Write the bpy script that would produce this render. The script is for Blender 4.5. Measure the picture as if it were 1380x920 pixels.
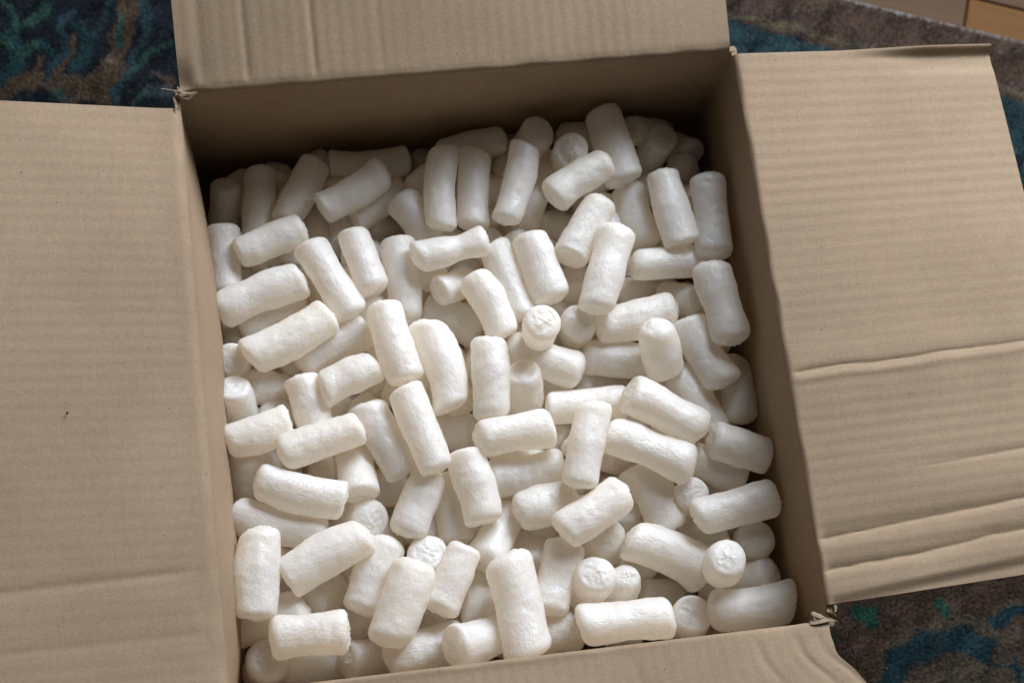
import bpy, bmesh, math, random
import numpy as np
from mathutils import Matrix, Vector

for o in list(bpy.data.objects):
    bpy.data.objects.remove(o, do_unlink=True)
sc = bpy.context.scene
COL = sc.collection
rng = np.random.default_rng(5)

# ------------------------------------------------------------------ camera
CAM_LOC = (-0.13652, -0.30939, 1.54390)
CAM_ROT = (0.27328, -0.09113, -0.12575)
FOCAL_PX = 2400.08  # at 1380 px wide
BOX_D = 0.4167
RIM = 0.372           # height of the box rim above the floor
RUG_TOP = 0.012
cam = bpy.data.cameras.new('camera')
cam.sensor_width = 36.0
cam.lens = FOCAL_PX / 1380 * 36.0
cam.clip_start = 0.05
cam.clip_end = 50
cam.dof.use_dof = True
cam.dof.focus_distance = 1.235
cam.dof.aperture_fstop = 7.1
camo = bpy.data.objects.new('camera', cam)
camo.location = CAM_LOC
camo.rotation_euler = CAM_ROT
COL.objects.link(camo)
sc.camera = camo

# ------------------------------------------------------------------ light: a window across the room, dim room bounce
world = bpy.data.worlds.new('World')
sc.world = world
world.use_nodes = True
bg = world.node_tree.nodes['Background']
bg.inputs['Color'].default_value = (1.0, 0.96, 0.90, 1)
bg.inputs['Strength'].default_value = 0.08

def area(name, loc, target, sx, sy, power, color):
    l = bpy.data.lights.new(name, 'AREA')
    l.shape = 'RECTANGLE'
    l.size, l.size_y = sx, sy
    l.energy = power
    l.color = color
    o = bpy.data.objects.new(name, l)
    o.location = loc
    o.rotation_euler = (Vector(target) - Vector(loc)).to_track_quat('-Z', 'Y').to_euler()
    COL.objects.link(o)
    return o
area('window_light', (0.90, 1.25, RIM + 0.98), (0.1, 0, RIM), 1.3, 1.0, 74, (0.90, 0.98, 1.105))

vs = sc.view_settings
vs.view_transform = 'Standard'
vs.look = 'None'
vs.exposure = 0.0
vs.gamma = 1.0
vs.use_curve_mapping = False
sc.render.engine = 'CYCLES'
sc.cycles.max_bounces = 16
sc.cycles.diffuse_bounces = 14
sc.cycles.glossy_bounces = 3
sc.cycles.use_denoising = True

# ------------------------------------------------------------------ helpers
def link(o, parent=None):
    COL.objects.link(o)
    if parent is not None:
        o.parent = parent
    return o

def tag(o, label=None, cat=None, group=None, kind=None):
    for k, v in (('label', label), ('category', cat), ('group', group), ('kind', kind)):
        if v:
            o[k] = v
    return o

def empty(name, loc):
    o = bpy.data.objects.new(name, None)
    o.location = loc
    o.empty_display_size = 0.05
    return link(o)

def mesh_obj(name, verts, faces, mat, parent=None, smooth=True):
    me = bpy.data.meshes.new(name)
    me.from_pydata([tuple(v) for v in verts], [], faces)
    if smooth:
        me.polygons.foreach_set('use_smooth', [True] * len(me.polygons))
    me.materials.append(mat)
    me.update()
    return link(bpy.data.objects.new(name, me), parent)

class Wave:
    """smooth pseudo noise: a sum of random sinusoids, roughly within -1..1"""
    def __init__(self, r, dim, freq, n=7, spread=0.6):
        k = r.normal(size=(n, dim))
        k /= np.linalg.norm(k, axis=1, keepdims=True)
        self.k = k * (freq * (1 + spread * r.uniform(-1, 1, (n, 1))))
        self.p = r.uniform(0, 2 * math.pi, n)
        self.a = 1.0 / math.sqrt(n / 2)
    def __call__(self, x):
        return np.sin(x @ self.k.T + self.p).sum(-1) * self.a * 0.7

def smooth(a, b, x):
    t = np.clip((x - a) / (b - a), 0, 1)
    return t * t * (3 - 2 * t)

def nodes_of(name):
    m = bpy.data.materials.new(name)
    m.use_nodes = True
    nt = m.node_tree
    return m, nt, nt.nodes['Principled BSDF']

def nd(nt, kind, **kw):
    n = nt.nodes.new(kind)
    for k, v in kw.items():
        if k in n.inputs:
            n.inputs[k].default_value = v
        else:
            setattr(n, k, v)
    return n

def ramp(nt, stops):
    r = nt.nodes.new('ShaderNodeValToRGB')
    e = r.color_ramp.elements
    while len(e) < len(stops):
        e.new(0.5)
    for el, (p, c) in zip(e, stops):
        el.position = p
        el.color = c if len(c) == 4 else (*c, 1)
    return r

# ------------------------------------------------------------------ materials
def cardboard_material(name, axis, inside=False):
    """kraft paper; axis = 0 or 1, the object axis along which the flutes run"""
    m, nt, b = nodes_of(name)
    L = nt.links.new
    tc = nd(nt, 'ShaderNodeTexCoord')
    mp = nd(nt, 'ShaderNodeMapping')
    mp.inputs['Scale'].default_value = {0: (30, 900, 900), 1: (900, 30, 900), 2: (900, 900, 30)}[axis]
    L(tc.outputs['Object'], mp.inputs['Vector'])
    fib = nd(nt, 'ShaderNodeTexNoise', Scale=1.0, Detail=3.0, Roughness=0.6)
    L(mp.outputs['Vector'], fib.inputs['Vector'])
    mp2 = nd(nt, 'ShaderNodeMapping')
    mp2.inputs['Scale'].default_value = {0: (700, 60, 300), 1: (60, 700, 300), 2: (300, 60, 700)}[axis]
    L(tc.outputs['Object'], mp2.inputs['Vector'])
    fib2 = nd(nt, 'ShaderNodeTexNoise', Scale=1.0, Detail=3.0, Roughness=0.6)
    L(mp2.outputs['Vector'], fib2.inputs['Vector'])
    big = nd(nt, 'ShaderNodeTexNoise', Scale=9.0, Detail=4.0, Roughness=0.55)
    L(tc.outputs['Object'], big.inputs['Vector'])
    grain = nd(nt, 'ShaderNodeTexNoise', Scale=420.0, Detail=3.0, Roughness=0.7)
    L(tc.outputs['Object'], grain.inputs['Vector'])
    base = ramp(nt, [(0.3, KRAFT_LO), (0.7, KRAFT_HI)])
    L(big.outputs['Fac'], base.inputs['Fac'])
    def mul(col_out, fac_out, lo, hi, p0=0.3, p1=0.7):
        r = ramp(nt, [(p0, (lo, lo, lo)), (p1, (hi, hi, hi))])
        L(fac_out, r.inputs['Fac'])
        x = nd(nt, 'ShaderNodeMix', data_type='RGBA', blend_type='MULTIPLY')
        x.inputs['Factor'].default_value = 1.0
        L(col_out, x.inputs['A'])
        L(r.outputs['Color'], x.inputs['B'])
        return x.outputs['Result']
    c = mul(base.outputs['Color'], fib.outputs['Fac'], 0.955, 1.04)
    c = mul(c, fib2.outputs['Fac'], 0.965, 1.035)
    c = mul(c, grain.outputs['Fac'], 0.90, 1.07)
    # scattered dark specks of recycled pulp
    vo = nd(nt, 'ShaderNodeTexVoronoi', Scale=95.0)
    L(tc.outputs['Object'], vo.inputs['Vector'])
    lt = nd(nt, 'ShaderNodeMath', operation='LESS_THAN')
    L(vo.outputs['Distance'], lt.inputs[0])
    lt.inputs[1].default_value = 0.065
    sp = nd(nt, 'ShaderNodeMath', operation='GREATER_THAN')
    sepc = nd(nt, 'ShaderNodeSeparateColor')
    L(vo.outputs['Color'], sepc.inputs[0])
    L(sepc.outputs[0], sp.inputs[0])
    sp.inputs[1].default_value = 0.72
    an = nd(nt, 'ShaderNodeMath', operation='MULTIPLY')
    L(lt.outputs[0], an.inputs[0])
    L(sp.outputs[0], an.inputs[1])
    mx = nd(nt, 'ShaderNodeMix', data_type='RGBA')
    L(an.outputs[0], mx.inputs['Factor'])
    L(c, mx.inputs['A'])
    mx.inputs['B'].default_value = (0.16, 0.115, 0.08, 1)
    L(mx.outputs['Result'], b.inputs['Base Color'])
    b.inputs['Roughness'].default_value = 0.78
    b.inputs['Specular IOR Level'].default_value = 0.25
    bp = nd(nt, 'ShaderNodeBump', Strength=0.35, Distance=0.0003)
    ad = nd(nt, 'ShaderNodeMath', operation='ADD')
    L(fib.outputs['Fac'], ad.inputs[0])
    L(grain.outputs['Fac'], ad.inputs[1])
    L(ad.outputs[0], bp.inputs['Height'])
    L(bp.outputs['Normal'], b.inputs['Normal'])
    return m

KRAFT_LO = (0.262, 0.182, 0.112)
KRAFT_HI = (0.322, 0.227, 0.142)
CARD_X = cardboard_material('kraft_flutes_across', 0)
CARD_Y = cardboard_material('kraft_flutes_along', 1)
CARD_Z = cardboard_material('kraft_flutes_upright', 2)

def torn_material():
    m, nt, b = nodes_of('torn_kraft_paper')
    tc = nd(nt, 'ShaderNodeTexCoord')
    n = nd(nt, 'ShaderNodeTexNoise', Scale=260.0, Detail=4.0)
    nt.links.new(tc.outputs['Object'], n.inputs['Vector'])
    r = ramp(nt, [(0.3, (0.24, 0.17, 0.11)), (0.7, (0.31, 0.225, 0.15))])
    nt.links.new(n.outputs['Fac'], r.inputs['Fac'])
    nt.links.new(r.outputs['Color'], b.inputs['Base Color'])
    b.inputs['Roughness'].default_value = 0.9
    return m
TORN = torn_material()

def foam_material():
    m, nt, b = nodes_of('starch_foam')
    L = nt.links.new
    tc = nd(nt, 'ShaderNodeTexCoord')
    oi = nd(nt, 'ShaderNodeObjectInfo')
    off = nd(nt, 'ShaderNodeVectorMath', operation='MULTIPLY_ADD')
    cmb = nd(nt, 'ShaderNodeCombineXYZ')
    for i in range(3):
        L(oi.outputs['Random'], cmb.inputs[i])
    L(cmb.outputs[0], off.inputs[0])
    off.inputs[1].default_value = (3.1, 7.7, 5.3)
    L(tc.outputs['Object'], off.inputs[2])
    mp = nd(nt, 'ShaderNodeMapping')
    mp.inputs['Scale'].default_value = (0.35, 1, 1)
    L(off.outputs[0], mp.inputs['Vector'])
    # fine stretched skin wrinkles, small dimples, and popped pits
    d = nd(nt, 'ShaderNodeTexNoise', Scale=170.0, Detail=2.0, Roughness=0.5)
    L(off.outputs[0], d.inputs['Vector'])
    def crease(scale, detail, src, width):
        n = nd(nt, 'ShaderNodeTexNoise', Scale=scale, Detail=detail, Roughness=0.5)
        L(src, n.inputs['Vector'])
        m1 = nd(nt, 'ShaderNodeMath', operation='SUBTRACT')
        L(n.outputs['Fac'], m1.inputs[0])
        m1.inputs[1].default_value = 0.5
        m2 = nd(nt, 'ShaderNodeMath', operation='ABSOLUTE')
        L(m1.outputs[0], m2.inputs[0])
        r_ = ramp(nt, [(0.0, (0, 0, 0)), (width, (1, 1, 1))])
        L(m2.outputs[0], r_.inputs['Fac'])
        return r_.outputs['Color']
    cr1 = crease(230.0, 2.0, mp.outputs[0], 0.07)
    cr2 = crease(520.0, 2.0, mp.outputs[0], 0.10)
    w = nd(nt, 'ShaderNodeTexNoise', Scale=950.0, Detail=2.0, Roughness=0.5)
    L(off.outputs[0], w.inputs['Vector'])
    v = nd(nt, 'ShaderNodeTexVoronoi', Scale=260.0)
    L(off.outputs[0], v.inputs['Vector'])
    vr = ramp(nt, [(0.0, (0, 0, 0)), (0.16, (1, 1, 1))])
    L(v.outputs['Distance'], vr.inputs['Fac'])
    def madd(src, k, acc):
        x = nd(nt, 'ShaderNodeMath', operation='MULTIPLY_ADD')
        L(src, x.inputs[0])
        x.inputs[1].default_value = k
        L(acc, x.inputs[2])
        return x.outputs[0]
    h = madd(d.outputs['Fac'], 2.4, w.outputs['Fac'])
    h = madd(cr1, 0.42, h)
    h = madd(cr2, 0.26, h)
    h = madd(vr.outputs['Color'], 0.75, h)
    bp = nd(nt, 'ShaderNodeBump', Strength=0.42, Distance=0.0007)
    L(h, bp.inputs['Height'])
    L(bp.outputs['Normal'], b.inputs['Normal'])
    # near white skin, each piece a touch different
    tone = ramp(nt, [(0.0, (0.94, 0.905, 0.845)), (0.5, (0.965, 0.945, 0.905)), (1.0, (0.95, 0.92, 0.87))])
    L(oi.outputs['Random'], tone.inputs['Fac'])
    pit = nd(nt, 'ShaderNodeTexNoise', Scale=900.0, Detail=2.0)
    L(off.outputs[0], pit.inputs['Vector'])
    pr = ramp(nt, [(0.26, (0.72, 0.70, 0.66)), (0.34, (1, 1, 1))])
    L(pit.outputs['Fac'], pr.inputs['Fac'])
    mx = nd(nt, 'ShaderNodeMix', data_type='RGBA', blend_type='MULTIPLY')
    mx.inputs['Factor'].default_value = 0.6
    L(tone.outputs['Color'], mx.inputs['A'])
    L(pr.outputs['Color'], mx.inputs['B'])
    L(mx.outputs['Result'], b.inputs['Base Color'])
    b.inputs['Subsurface Weight'].default_value = 0.35
    b.inputs['Subsurface Radius'].default_value = (1.0, 0.62, 0.32)
    b.inputs['Subsurface Scale'].default_value = 0.009
    rr = ramp(nt, [(0.3, (0.24, 0.24, 0.24)), (0.7, (0.44, 0.44, 0.44))])
    L(d.outputs['Fac'], rr.inputs['Fac'])
    L(rr.outputs['Color'], b.inputs['Roughness'])
    b.inputs['Specular IOR Level'].default_value = 0.8
    # the foam is thin walled cells: part of the light goes through and comes out warmer
    tr = nd(nt, 'ShaderNodeBsdfTranslucent')
    tr.inputs['Color'].default_value = (1.0, 0.92, 0.80, 1)
    ms = nd(nt, 'ShaderNodeMixShader')
    ms.inputs['Fac'].default_value = 0.46
    L(b.outputs[0], ms.inputs[1])
    L(tr.outputs[0], ms.inputs[2])
    L(ms.outputs[0], nt.nodes['Material Output'].inputs['Surface'])
    return m
FOAM = foam_material()

def rug_material(name, rough=0.95):
    m, nt, b = nodes_of(name)
    at = nd(nt, 'ShaderNodeAttribute', attribute_name='dye')
    nt.links.new(at.outputs['Color'], b.inputs['Base Color'])
    b.inputs['Roughness'].default_value = rough
    b.inputs['Specular IOR Level'].default_value = 0.2
    b.inputs['Sheen Weight'].default_value = 0.25
    b.inputs['Sheen Roughness'].default_value = 0.5
    return m
YARN = rug_material('dyed_wool_yarn')

def wood_material(name, a, c):
    m, nt, b = nodes_of(name)
    L = nt.links.new
    tc = nd(nt, 'ShaderNodeTexCoord')
    mp = nd(nt, 'ShaderNodeMapping')
    mp.inputs['Scale'].default_value = (4, 60, 60)
    L(tc.outputs['Object'], mp.inputs['Vector'])
    oi = nd(nt, 'ShaderNodeObjectInfo')
    n = nd(nt, 'ShaderNodeTexNoise', Scale=1.0, Detail=5.0, Roughness=0.6, noise_dimensions='4D')
    L(mp.outputs[0], n.inputs['Vector'])
    mm = nd(nt, 'ShaderNodeMath', operation='MULTIPLY')
    mm.inputs[1].default_value = 50
    L(oi.outputs['Random'], mm.inputs[0])
    L(mm.outputs[0], n.inputs['W'])
    r = ramp(nt, [(0.3, a), (0.7, c)])
    L(n.outputs['Fac'], r.inputs['Fac'])
    L(r.outputs['Color'], b.inputs['Base Color'])
    b.inputs['Roughness'].default_value = 0.75
    b.inputs['Specular IOR Level'].default_value = 0.12
    return m
WOOD_GOLD = wood_material('honey_oak', (0.095, 0.043, 0.012), (0.15, 0.070, 0.022))
WOOD_PALE = wood_material('greyed_oak', (0.060, 0.034, 0.018), (0.092, 0.054, 0.030))
WOOD_DARK = wood_material('dark_subfloor', (0.03, 0.02, 0.014), (0.045, 0.03, 0.02))

# ------------------------------------------------------------------ the setting: wooden floor with planks
fl = mesh_obj('floor', [(-3, -3, -0.012), (3, -3, -0.012), (3, 3, -0.012), (-3, 3, -0.012)], [(0, 1, 2, 3)], WOOD_DARK, smooth=False)
tag(fl, kind='structure')

EDGE_P = Vector((0.419, 0.414, 0))        # a point on the rug's edge
EDGE_A = math.radians(-19.4)              # and the way that edge runs
ED = Vector((math.cos(EDGE_A), math.sin(EDGE_A), 0))
EN = Vector((-math.sin(EDGE_A), math.cos(EDGE_A), 0))

def plank_mesh(l, w, t):
    bm = bmesh.new()
    bmesh.ops.create_cube(bm, size=1, matrix=Matrix.Diagonal((l, w, t, 1)))
    top = [e for e in bm.edges if all(v.co.z > 0 for v in e.verts)]
    bmesh.ops.bevel(bm, geom=top, offset=0.0012, segments=1, affect='EDGES')
    me = bpy.data.meshes.new('plank')
    bm.to_mesh(me)
    bm.free()
    return me
pm = {}
PW = 0.083
for row in range(-3, 12):
    xoff = [-0.474, -0.31, -0.62, -0.15][row % 4]
    for k in range(-1, 3):
        key = 'pale' if (row * 3 + k) % 3 == 0 else 'gold'
        if row == 0:
            key = 'pale' if k <= 0 else 'gold'
        if key not in pm:
            pm[key] = plank_mesh(0.598, PW - 0.0016, 0.012)
            pm[key].materials.append(WOOD_PALE if key == 'pale' else WOOD_GOLD)
        o = bpy.data.objects.new('plank', pm[key])
        p = EDGE_P + ED * (xoff + 0.6 * k + 0.3) + EN * (row * PW + PW / 2 - 0.0464)
        o.location = (p.x, p.y, -0.006)
        o.rotation_euler = (0, 0, EDGE_A)
        link(o, fl)

# ------------------------------------------------------------------ rug
DYE = {
    'navy': (0.006, 0.013, 0.020), 'brown': (0.098, 0.062, 0.034), 'rust': (0.105, 0.062, 0.036),
    'steel': (0.024, 0.056, 0.068), 'teal': (0.014, 0.058, 0.062), 'green': (0.030, 0.088, 0.062),
    'moss': (0.120, 0.098, 0.055), 'stone': (0.19, 0.16, 0.13), 'slate': (0.05, 0.075, 0.080),
    'mauve': (0.085, 0.066, 0.064), 'teal2': (0.012, 0.044, 0.050), 'cocoa': (0.095, 0.055, 0.033),
    'cocoa2': (0.082, 0.046, 0.028), 'sand': (0.115, 0.086, 0.054), 'blue': (0.014, 0.052, 0.064), 'green2': (0.022, 0.095, 0.058),
}
MOTIFS = [
    ('brown',9.6,[(-378.4, 385.1), (-338.4, 391.3), (-299.3, 378.3), (-277.8, 400.9), (-259.8, 448.0), (-253.7, 477.8)]),
    ('brown',8.3,[(-316.4, 371.0), (-279.5, 375.2), (-268.3, 392.7)]),
    ('brown',3.8,[(-352.7, 397.6), (-342.8, 408.6)]),
    ('rust',2.9,[(-326.0, 399.8), (-315.7, 415.2), (-311.4, 431.2)]),
    ('steel',3.5,[(-337.1, 391.9), (-320.4, 415.6), (-319.2, 446.8), (-307.9, 455.7)]),
    ('steel',3.8,[(-246.3, 465.8), (-243.7, 435.4), (-263.6, 392.3), (-280.4, 362.0)]),
    ('steel',2.9,[(-273.4, 468.0), (-280.0, 449.6), (-289.1, 433.9)]),
    ('teal',5.7,[(-312.4, 403.8), (-302.4, 414.1), (-294.7, 429.8), (-303.3, 442.5)]),
    ('teal',6.4,[(-378.0, 394.6), (-364.3, 403.0), (-359.9, 424.8), (-369.1, 438.2)]),
    ('teal',4.5,[(-346.6, 423.7), (-335.2, 424.3), (-330.6, 412.7)]),
    ('green',5.7,[(-356.8, 420.1), (-344.4, 426.5)]),
    ('green',5.4,[(-351.2, 449.4), (-336.1, 455.7), (-333.0, 463.0)]),
    ('green',3.8,[(-378.9, 442.7), (-367.1, 426.9)]),
    ('green',2.6,[(-372.1, 472.1), (-362.9, 454.9), (-359.7, 441.2)]),
    ('green',3.5,[(-265.9, 447.0), (-271.8, 420.5)]),
    ('green',2.6,[(-245.2, 404.8), (-223.9, 419.5)]),
    ('green',2.6,[(-256.8, 393.9), (-246.9, 400.5)]),
    ('moss',3.2,[(-280.3, 403.3), (-272.6, 398.2)]),
    ('stone',2.6,[(-282.2, 405.0), (-278.4, 402.4)]),
    ('slate',5.7,[(-246.3, 370.8), (-229.4, 372.3)]),
    ('mauve',2.9,[(-239.7, 388.0), (-230.5, 384.3)]),
    ('rust',3.2,[(-226.9, 379.5), (-221.4, 380.5)]),
    ('green',2.6,[(-331.2, 378.2), (-321.8, 380.3)]),
    ('slate',2.6,[(-323.1, 370.1), (-313.0, 372.2)]),
    ('green',2.2,[(-261.6, 362.6), (-249.1, 369.6)]),
    ('steel',2.9,[(-270.6, 509.7), (-330.6, 529.7), (-399.3, 504.5)]),
    ('green',6.4,[(-414.6, 460.6), (-402.7, 429.9), (-417.5, 394.3)]),
    ('teal',6.4,[(-359.6, 493.8), (-325.2, 506.3)]),
    ('brown',8.3,[(-305.4, 497.1), (-250.2, 508.1), (-197.3, 480.9)]),
    ('cocoa2',127.7,[(474.6, 451.7), (826.2, 311.6)]),
    ('cocoa2',19.1,[(309.3, 418.8), (443.8, 365.6), (596.7, 309.1), (736.1, 256.8)]),
    ('moss',2.9,[(289.5, 408.7), (324.4, 398.8), (369.3, 382.7), (420.8, 361.3), (489.7, 333.8), (593.5, 293.9)]),
    ('teal2',9.6,[(287.2, 394.1), (321.4, 380.4), (365.9, 362.7), (416.9, 339.9), (485.6, 312.5), (603.7, 271.4)]),
    ('teal2',19.1,[(282.4, 363.6), (316.4, 349.9), (360.7, 332.4), (411.5, 309.6), (479.8, 282.3), (597.3, 241.4)]),
    ('teal2',19.1,[(470.6, 234.7), (616.2, 191.3)]),
    ('cocoa',95.7,[(270.1, -215.7), (374.1, -266.3), (467.6, -302.9)]),
    ('cocoa',63.8,[(323.7, -176.8), (490.1, -196.0)]),
    ('sand',16.0,[(343.7, -243.5), (361.3, -213.5), (394.7, -201.9), (426.8, -204.3), (454.1, -224.4), (458.2, -257.2)]),
    ('blue',12.1,[(342.5, -249.8), (360.4, -218.6), (393.7, -207.0), (425.8, -209.4), (449.6, -226.5), (454.2, -256.7)]),
    ('sand',19.1,[(386.2, -245.4), (413.1, -239.0), (441.0, -251.9)]),
    ('sand',7.7,[(471.4, -206.9), (451.4, -224.1)]),
    ('sand',6.4,[(440.6, -203.3), (458.5, -189.7), (485.8, -183.6)]),
    ('blue',4.1,[(450.2, -196.6), (464.9, -191.7), (485.3, -186.2)]),
    ('green2',7.0,[(328.6, -172.1), (341.3, -176.2)]),
    ('green2',3.8,[(336.8, -186.1), (344.1, -183.0)]),
    ('green2',3.2,[(402.8, -174.1), (407.7, -183.8)]),
    ('green2',2.9,[(303.6, -191.3), (303.8, -197.8)]),
]
wx = Wave(rng, 2, 160, 9)
wy = Wave(rng, 2, 160, 9)
wx2 = Wave(rng, 2, 420, 9)
wy2 = Wave(rng, 2, 420, 9)
def dye_at(xy):
    q = xy + np.stack([wx(xy) * 0.0022 + wx2(xy) * 0.0007, wy(xy) * 0.0022 + wy2(xy) * 0.0007], -1)
    col = np.tile(np.array(DYE['navy']), (len(xy), 1))
    # brown ground of the far and near borders
    s = (q - np.array([EDGE_P.x, EDGE_P.y])) @ np.array([EN.x, EN.y])
    col[s > -0.03] = DYE['cocoa2']
    for c, hw, pts in MOTIFS:
        d = np.full(len(q), 1e9)
        P = np.array(pts) / 1000
        for a, b in zip(P[:-1], P[1:]):
            ab = b - a
            t = np.clip(((q - a) @ ab) / (ab @ ab), 0, 1)
            d = np.minimum(d, np.linalg.norm(q - a - t[:, None] * ab, axis=1))
        col[d < hw / 1000] = DYE[c]
    return col

rug = empty('rug', (0, 0, 0))
tag(rug, 'dark teal and brown patterned wool rug under the cardboard box', 'rug')
def on_rug(xy, m=0.0):
    s = (xy - np.array([EDGE_P.x, EDGE_P.y])) @ np.array([EN.x, EN.y])
    return (s < -m) & (np.abs(xy[:, 0]) < 0.95 - m) & (xy[:, 1] > -0.9 + m)
# woven backing: clipped grid with a small thickness
c0 = EDGE_P + ED * -1.30
c1 = EDGE_P + ED * 0.70
poly = [c0, c1, Vector((c1.x, -0.9, 0)), Vector((c0.x, -0.9, 0))]
vs_ = [(p.x, p.y, 0.0012) for p in poly] + [(p.x, p.y, 0.0052) for p in poly]
bk = mesh_obj('backing', vs_, [(3, 2, 1, 0), (4, 5, 6, 7), (0, 1, 5, 4), (1, 2, 6, 5), (2, 3, 7, 6), (3, 0, 4, 7)], TORN, rug, smooth=False)
bk.data.materials.clear()
_m, _nt, _b = nodes_of('rug_backing_weave')
_n = nd(_nt, 'ShaderNodeTexNoise', Scale=300.0)
_r = ramp(_nt, [(0.3, (0.02, 0.018, 0.016)), (0.7, (0.05, 0.04, 0.032))])
_nt.links.new(_n.outputs['Fac'], _r.inputs['Fac'])
_nt.links.new(_r.outputs['Color'], _b.inputs['Base Color'])
bk.data.materials.append(_m)

def tufts():
    st = 0.00125
    gx, gy = np.meshgrid(np.arange(-0.50, 0.62, st), np.arange(-0.46, 0.50, st))
    xy = np.stack([gx.ravel(), gy.ravel()], -1)
    xy += rng.uniform(-0.5, 0.5, xy.shape) * st
    keep = on_rug(xy, 0.002) & ~((np.abs(xy[:, 0]) < 0.19) & (np.abs(xy[:, 1]) < 0.19))
    # only where the box and its flaps leave it in sight, with room for a step to the side
    sight = ((xy[:, 1] > 0.12) | (xy[:, 1] < -0.07)) & ((xy[:, 0] < -0.10) | (xy[:, 0] > 0.10)) & ((xy[:, 0] > -0.1) | (xy[:, 1] > 0))
    xy = xy[keep & sight]
    n = len(xy)
    col = dye_at(xy + rng.normal(0, 0.0008, xy.shape)) * rng.uniform(0.82, 1.2, (n, 1)) * rng.normal(1, 0.04, (n, 3))
    ang = rng.uniform(0, 2 * math.pi, n)
    w = rng.uniform(0.0006, 0.0009, n)
    h = rng.uniform(0.0056, 0.0068, n)
    lean = rng.normal(0, 0.0014, (n, 2)) + np.stack([wx2(xy * 0.6), wy2(xy * 0.6)], -1) * 0.0012
    dx = np.stack([np.cos(ang), np.sin(ang)], -1) * w[:, None]
    dy = np.stack([-np.sin(ang), np.cos(ang)], -1) * w[:, None]
    V = np.zeros((n, 4, 3))
    z0 = 0.0048
    for i, o in enumerate((dx, -0.5 * dx + 0.87 * dy, -0.5 * dx - 0.87 * dy)):
        V[:, i, :2] = xy + o
        V[:, i, 2] = z0
    V[:, 3, :2] = xy + lean
    V[:, 3, 2] = z0 + h
    tris = np.array([[0, 1, 3], [1, 2, 3], [2, 0, 3]])[None] + np.arange(n)[:, None, None] * 4
    me = bpy.data.meshes.new('pile')
    me.vertices.add(n * 4)
    me.vertices.foreach_set('co', V.ravel())
    loops = tris.reshape(-1)
    me.loops.add(len(loops))
    me.loops.foreach_set('vertex_index', loops)
    me.polygons.add(n * 3)
    me.polygons.foreach_set('loop_start', np.arange(n * 3) * 3)
    me.update(calc_edges=True)
    me.validate()
    ca = me.attributes.new('dye', 'FLOAT_COLOR', 'POINT')
    rgba = np.ones((n, 4, 4), np.float32)
    rgba[:, :, :3] = np.clip(col, 0, 1)[:, None, :]
    ca.data.foreach_set('color', rgba.ravel())
    me.materials.append(YARN)
    o = link(bpy.data.objects.new('pile', me), rug)
    tag(o, kind='stuff')
tufts()

# ------------------------------------------------------------------ cardboard box
box = empty('cardboard_box', (0, 0, RUG_TOP))
tag(box, 'open brown cardboard box full of white packing peanuts, flaps folded out', 'box')
HW, HD = 0.2, BOX_D / 2
TH = 0.004
BZ = RIM - RUG_TOP           # rim in the box's own frame

def sheet(name, P, mat, parent, thick=TH, up=None):
    """P: (nu, nv, 3) grid of the seen face; gives the board its thickness along the grid's own normals"""
    nu, nv = P.shape[:2]
    du = np.gradient(P, axis=0)
    dv = np.gradient(P, axis=1)
    n = np.cross(du, dv)
    n /= np.linalg.norm(n, axis=2, keepdims=True) + 1e-12
    if up is not None and (n * np.array(up)).sum(-1).mean() < 0:
        n = -n
    Q = P - n * thick
    V = np.concatenate([P.reshape(-1, 3), Q.reshape(-1, 3)])
    idx = np.arange(nu * nv).reshape(nu, nv)
    F = []
    a, b, c, d = idx[:-1, :-1].ravel(), idx[1:, :-1].ravel(), idx[1:, 1:].ravel(), idx[:-1, 1:].ravel()
    top = np.stack([a, b, c, d], -1)
    N = nu * nv
    F = top.tolist() + (top[:, ::-1] + N).tolist()
    rim = list(idx[:, 0]) + list(idx[-1, 1:]) + list(idx[::-1, -1][1:]) + list(idx[0, ::-1][1:-1])
    m = len(rim)
    for i in range(m):
        p, q = int(rim[i]), int(rim[(i + 1) % m])
        F.append([q, p, p + N, q + N])
    o = mesh_obj(name, V, F, mat, parent)
    bm = bmesh.new()
    bm.from_mesh(o.data)
    bmesh.ops.recalc_face_normals(bm, faces=bm.faces)
    for e in bm.edges:
        if len(e.link_faces) == 2 and e.calc_face_angle(0) > 0.9:
            e.smooth = False
    bm.to_mesh(o.data)
    bm.free()
    return o

def flute(s, t, r, period=0.0093, amp=0.00009):
    """washboard lines: s across the flutes, t along them"""
    ph = r.uniform(0, 6)
    x = np.stack([s * 38, t * 6], -1)
    mod = 0.75 + 0.25 * Wave(r, 2, 1.3)(x)
    jit = Wave(r, 2, 1.0)(np.stack([s * 25, t * 2], -1)) * 0.9
    return amp * mod * np.sin(2 * math.pi * s / period + ph + jit)

def make_wall(axis, sign, bow, r, fold_r):
    """upright board; its seen face looks into the box"""
    half = (HD if axis == 0 else HW) + 0.003
    n = 160
    top = BZ - 0.003 - 0.9 * fold_r
    s = np.linspace(-half, half, n)
    z = np.concatenate([np.linspace(0.004, BZ - 0.12, 5), np.linspace(BZ - 0.115, top, 34)])
    S, Z = np.meshgrid(s, z, indexing='ij')
    inw = bow(S, Z + BZ - top) + flute(S, Z, r, amp=0.00006) * smooth(0, 0.01, top - Z)
    if axis == 0:
        P = np.stack([sign * (HW - inw), S, Z], -1)
        up = (-sign, 0, 0)
    else:
        P = np.stack([S, sign * (HD - inw), Z], -1)
        up = (0, -sign, 0)
    return sheet('wall', P, CARD_Z, box, up=up)

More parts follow.
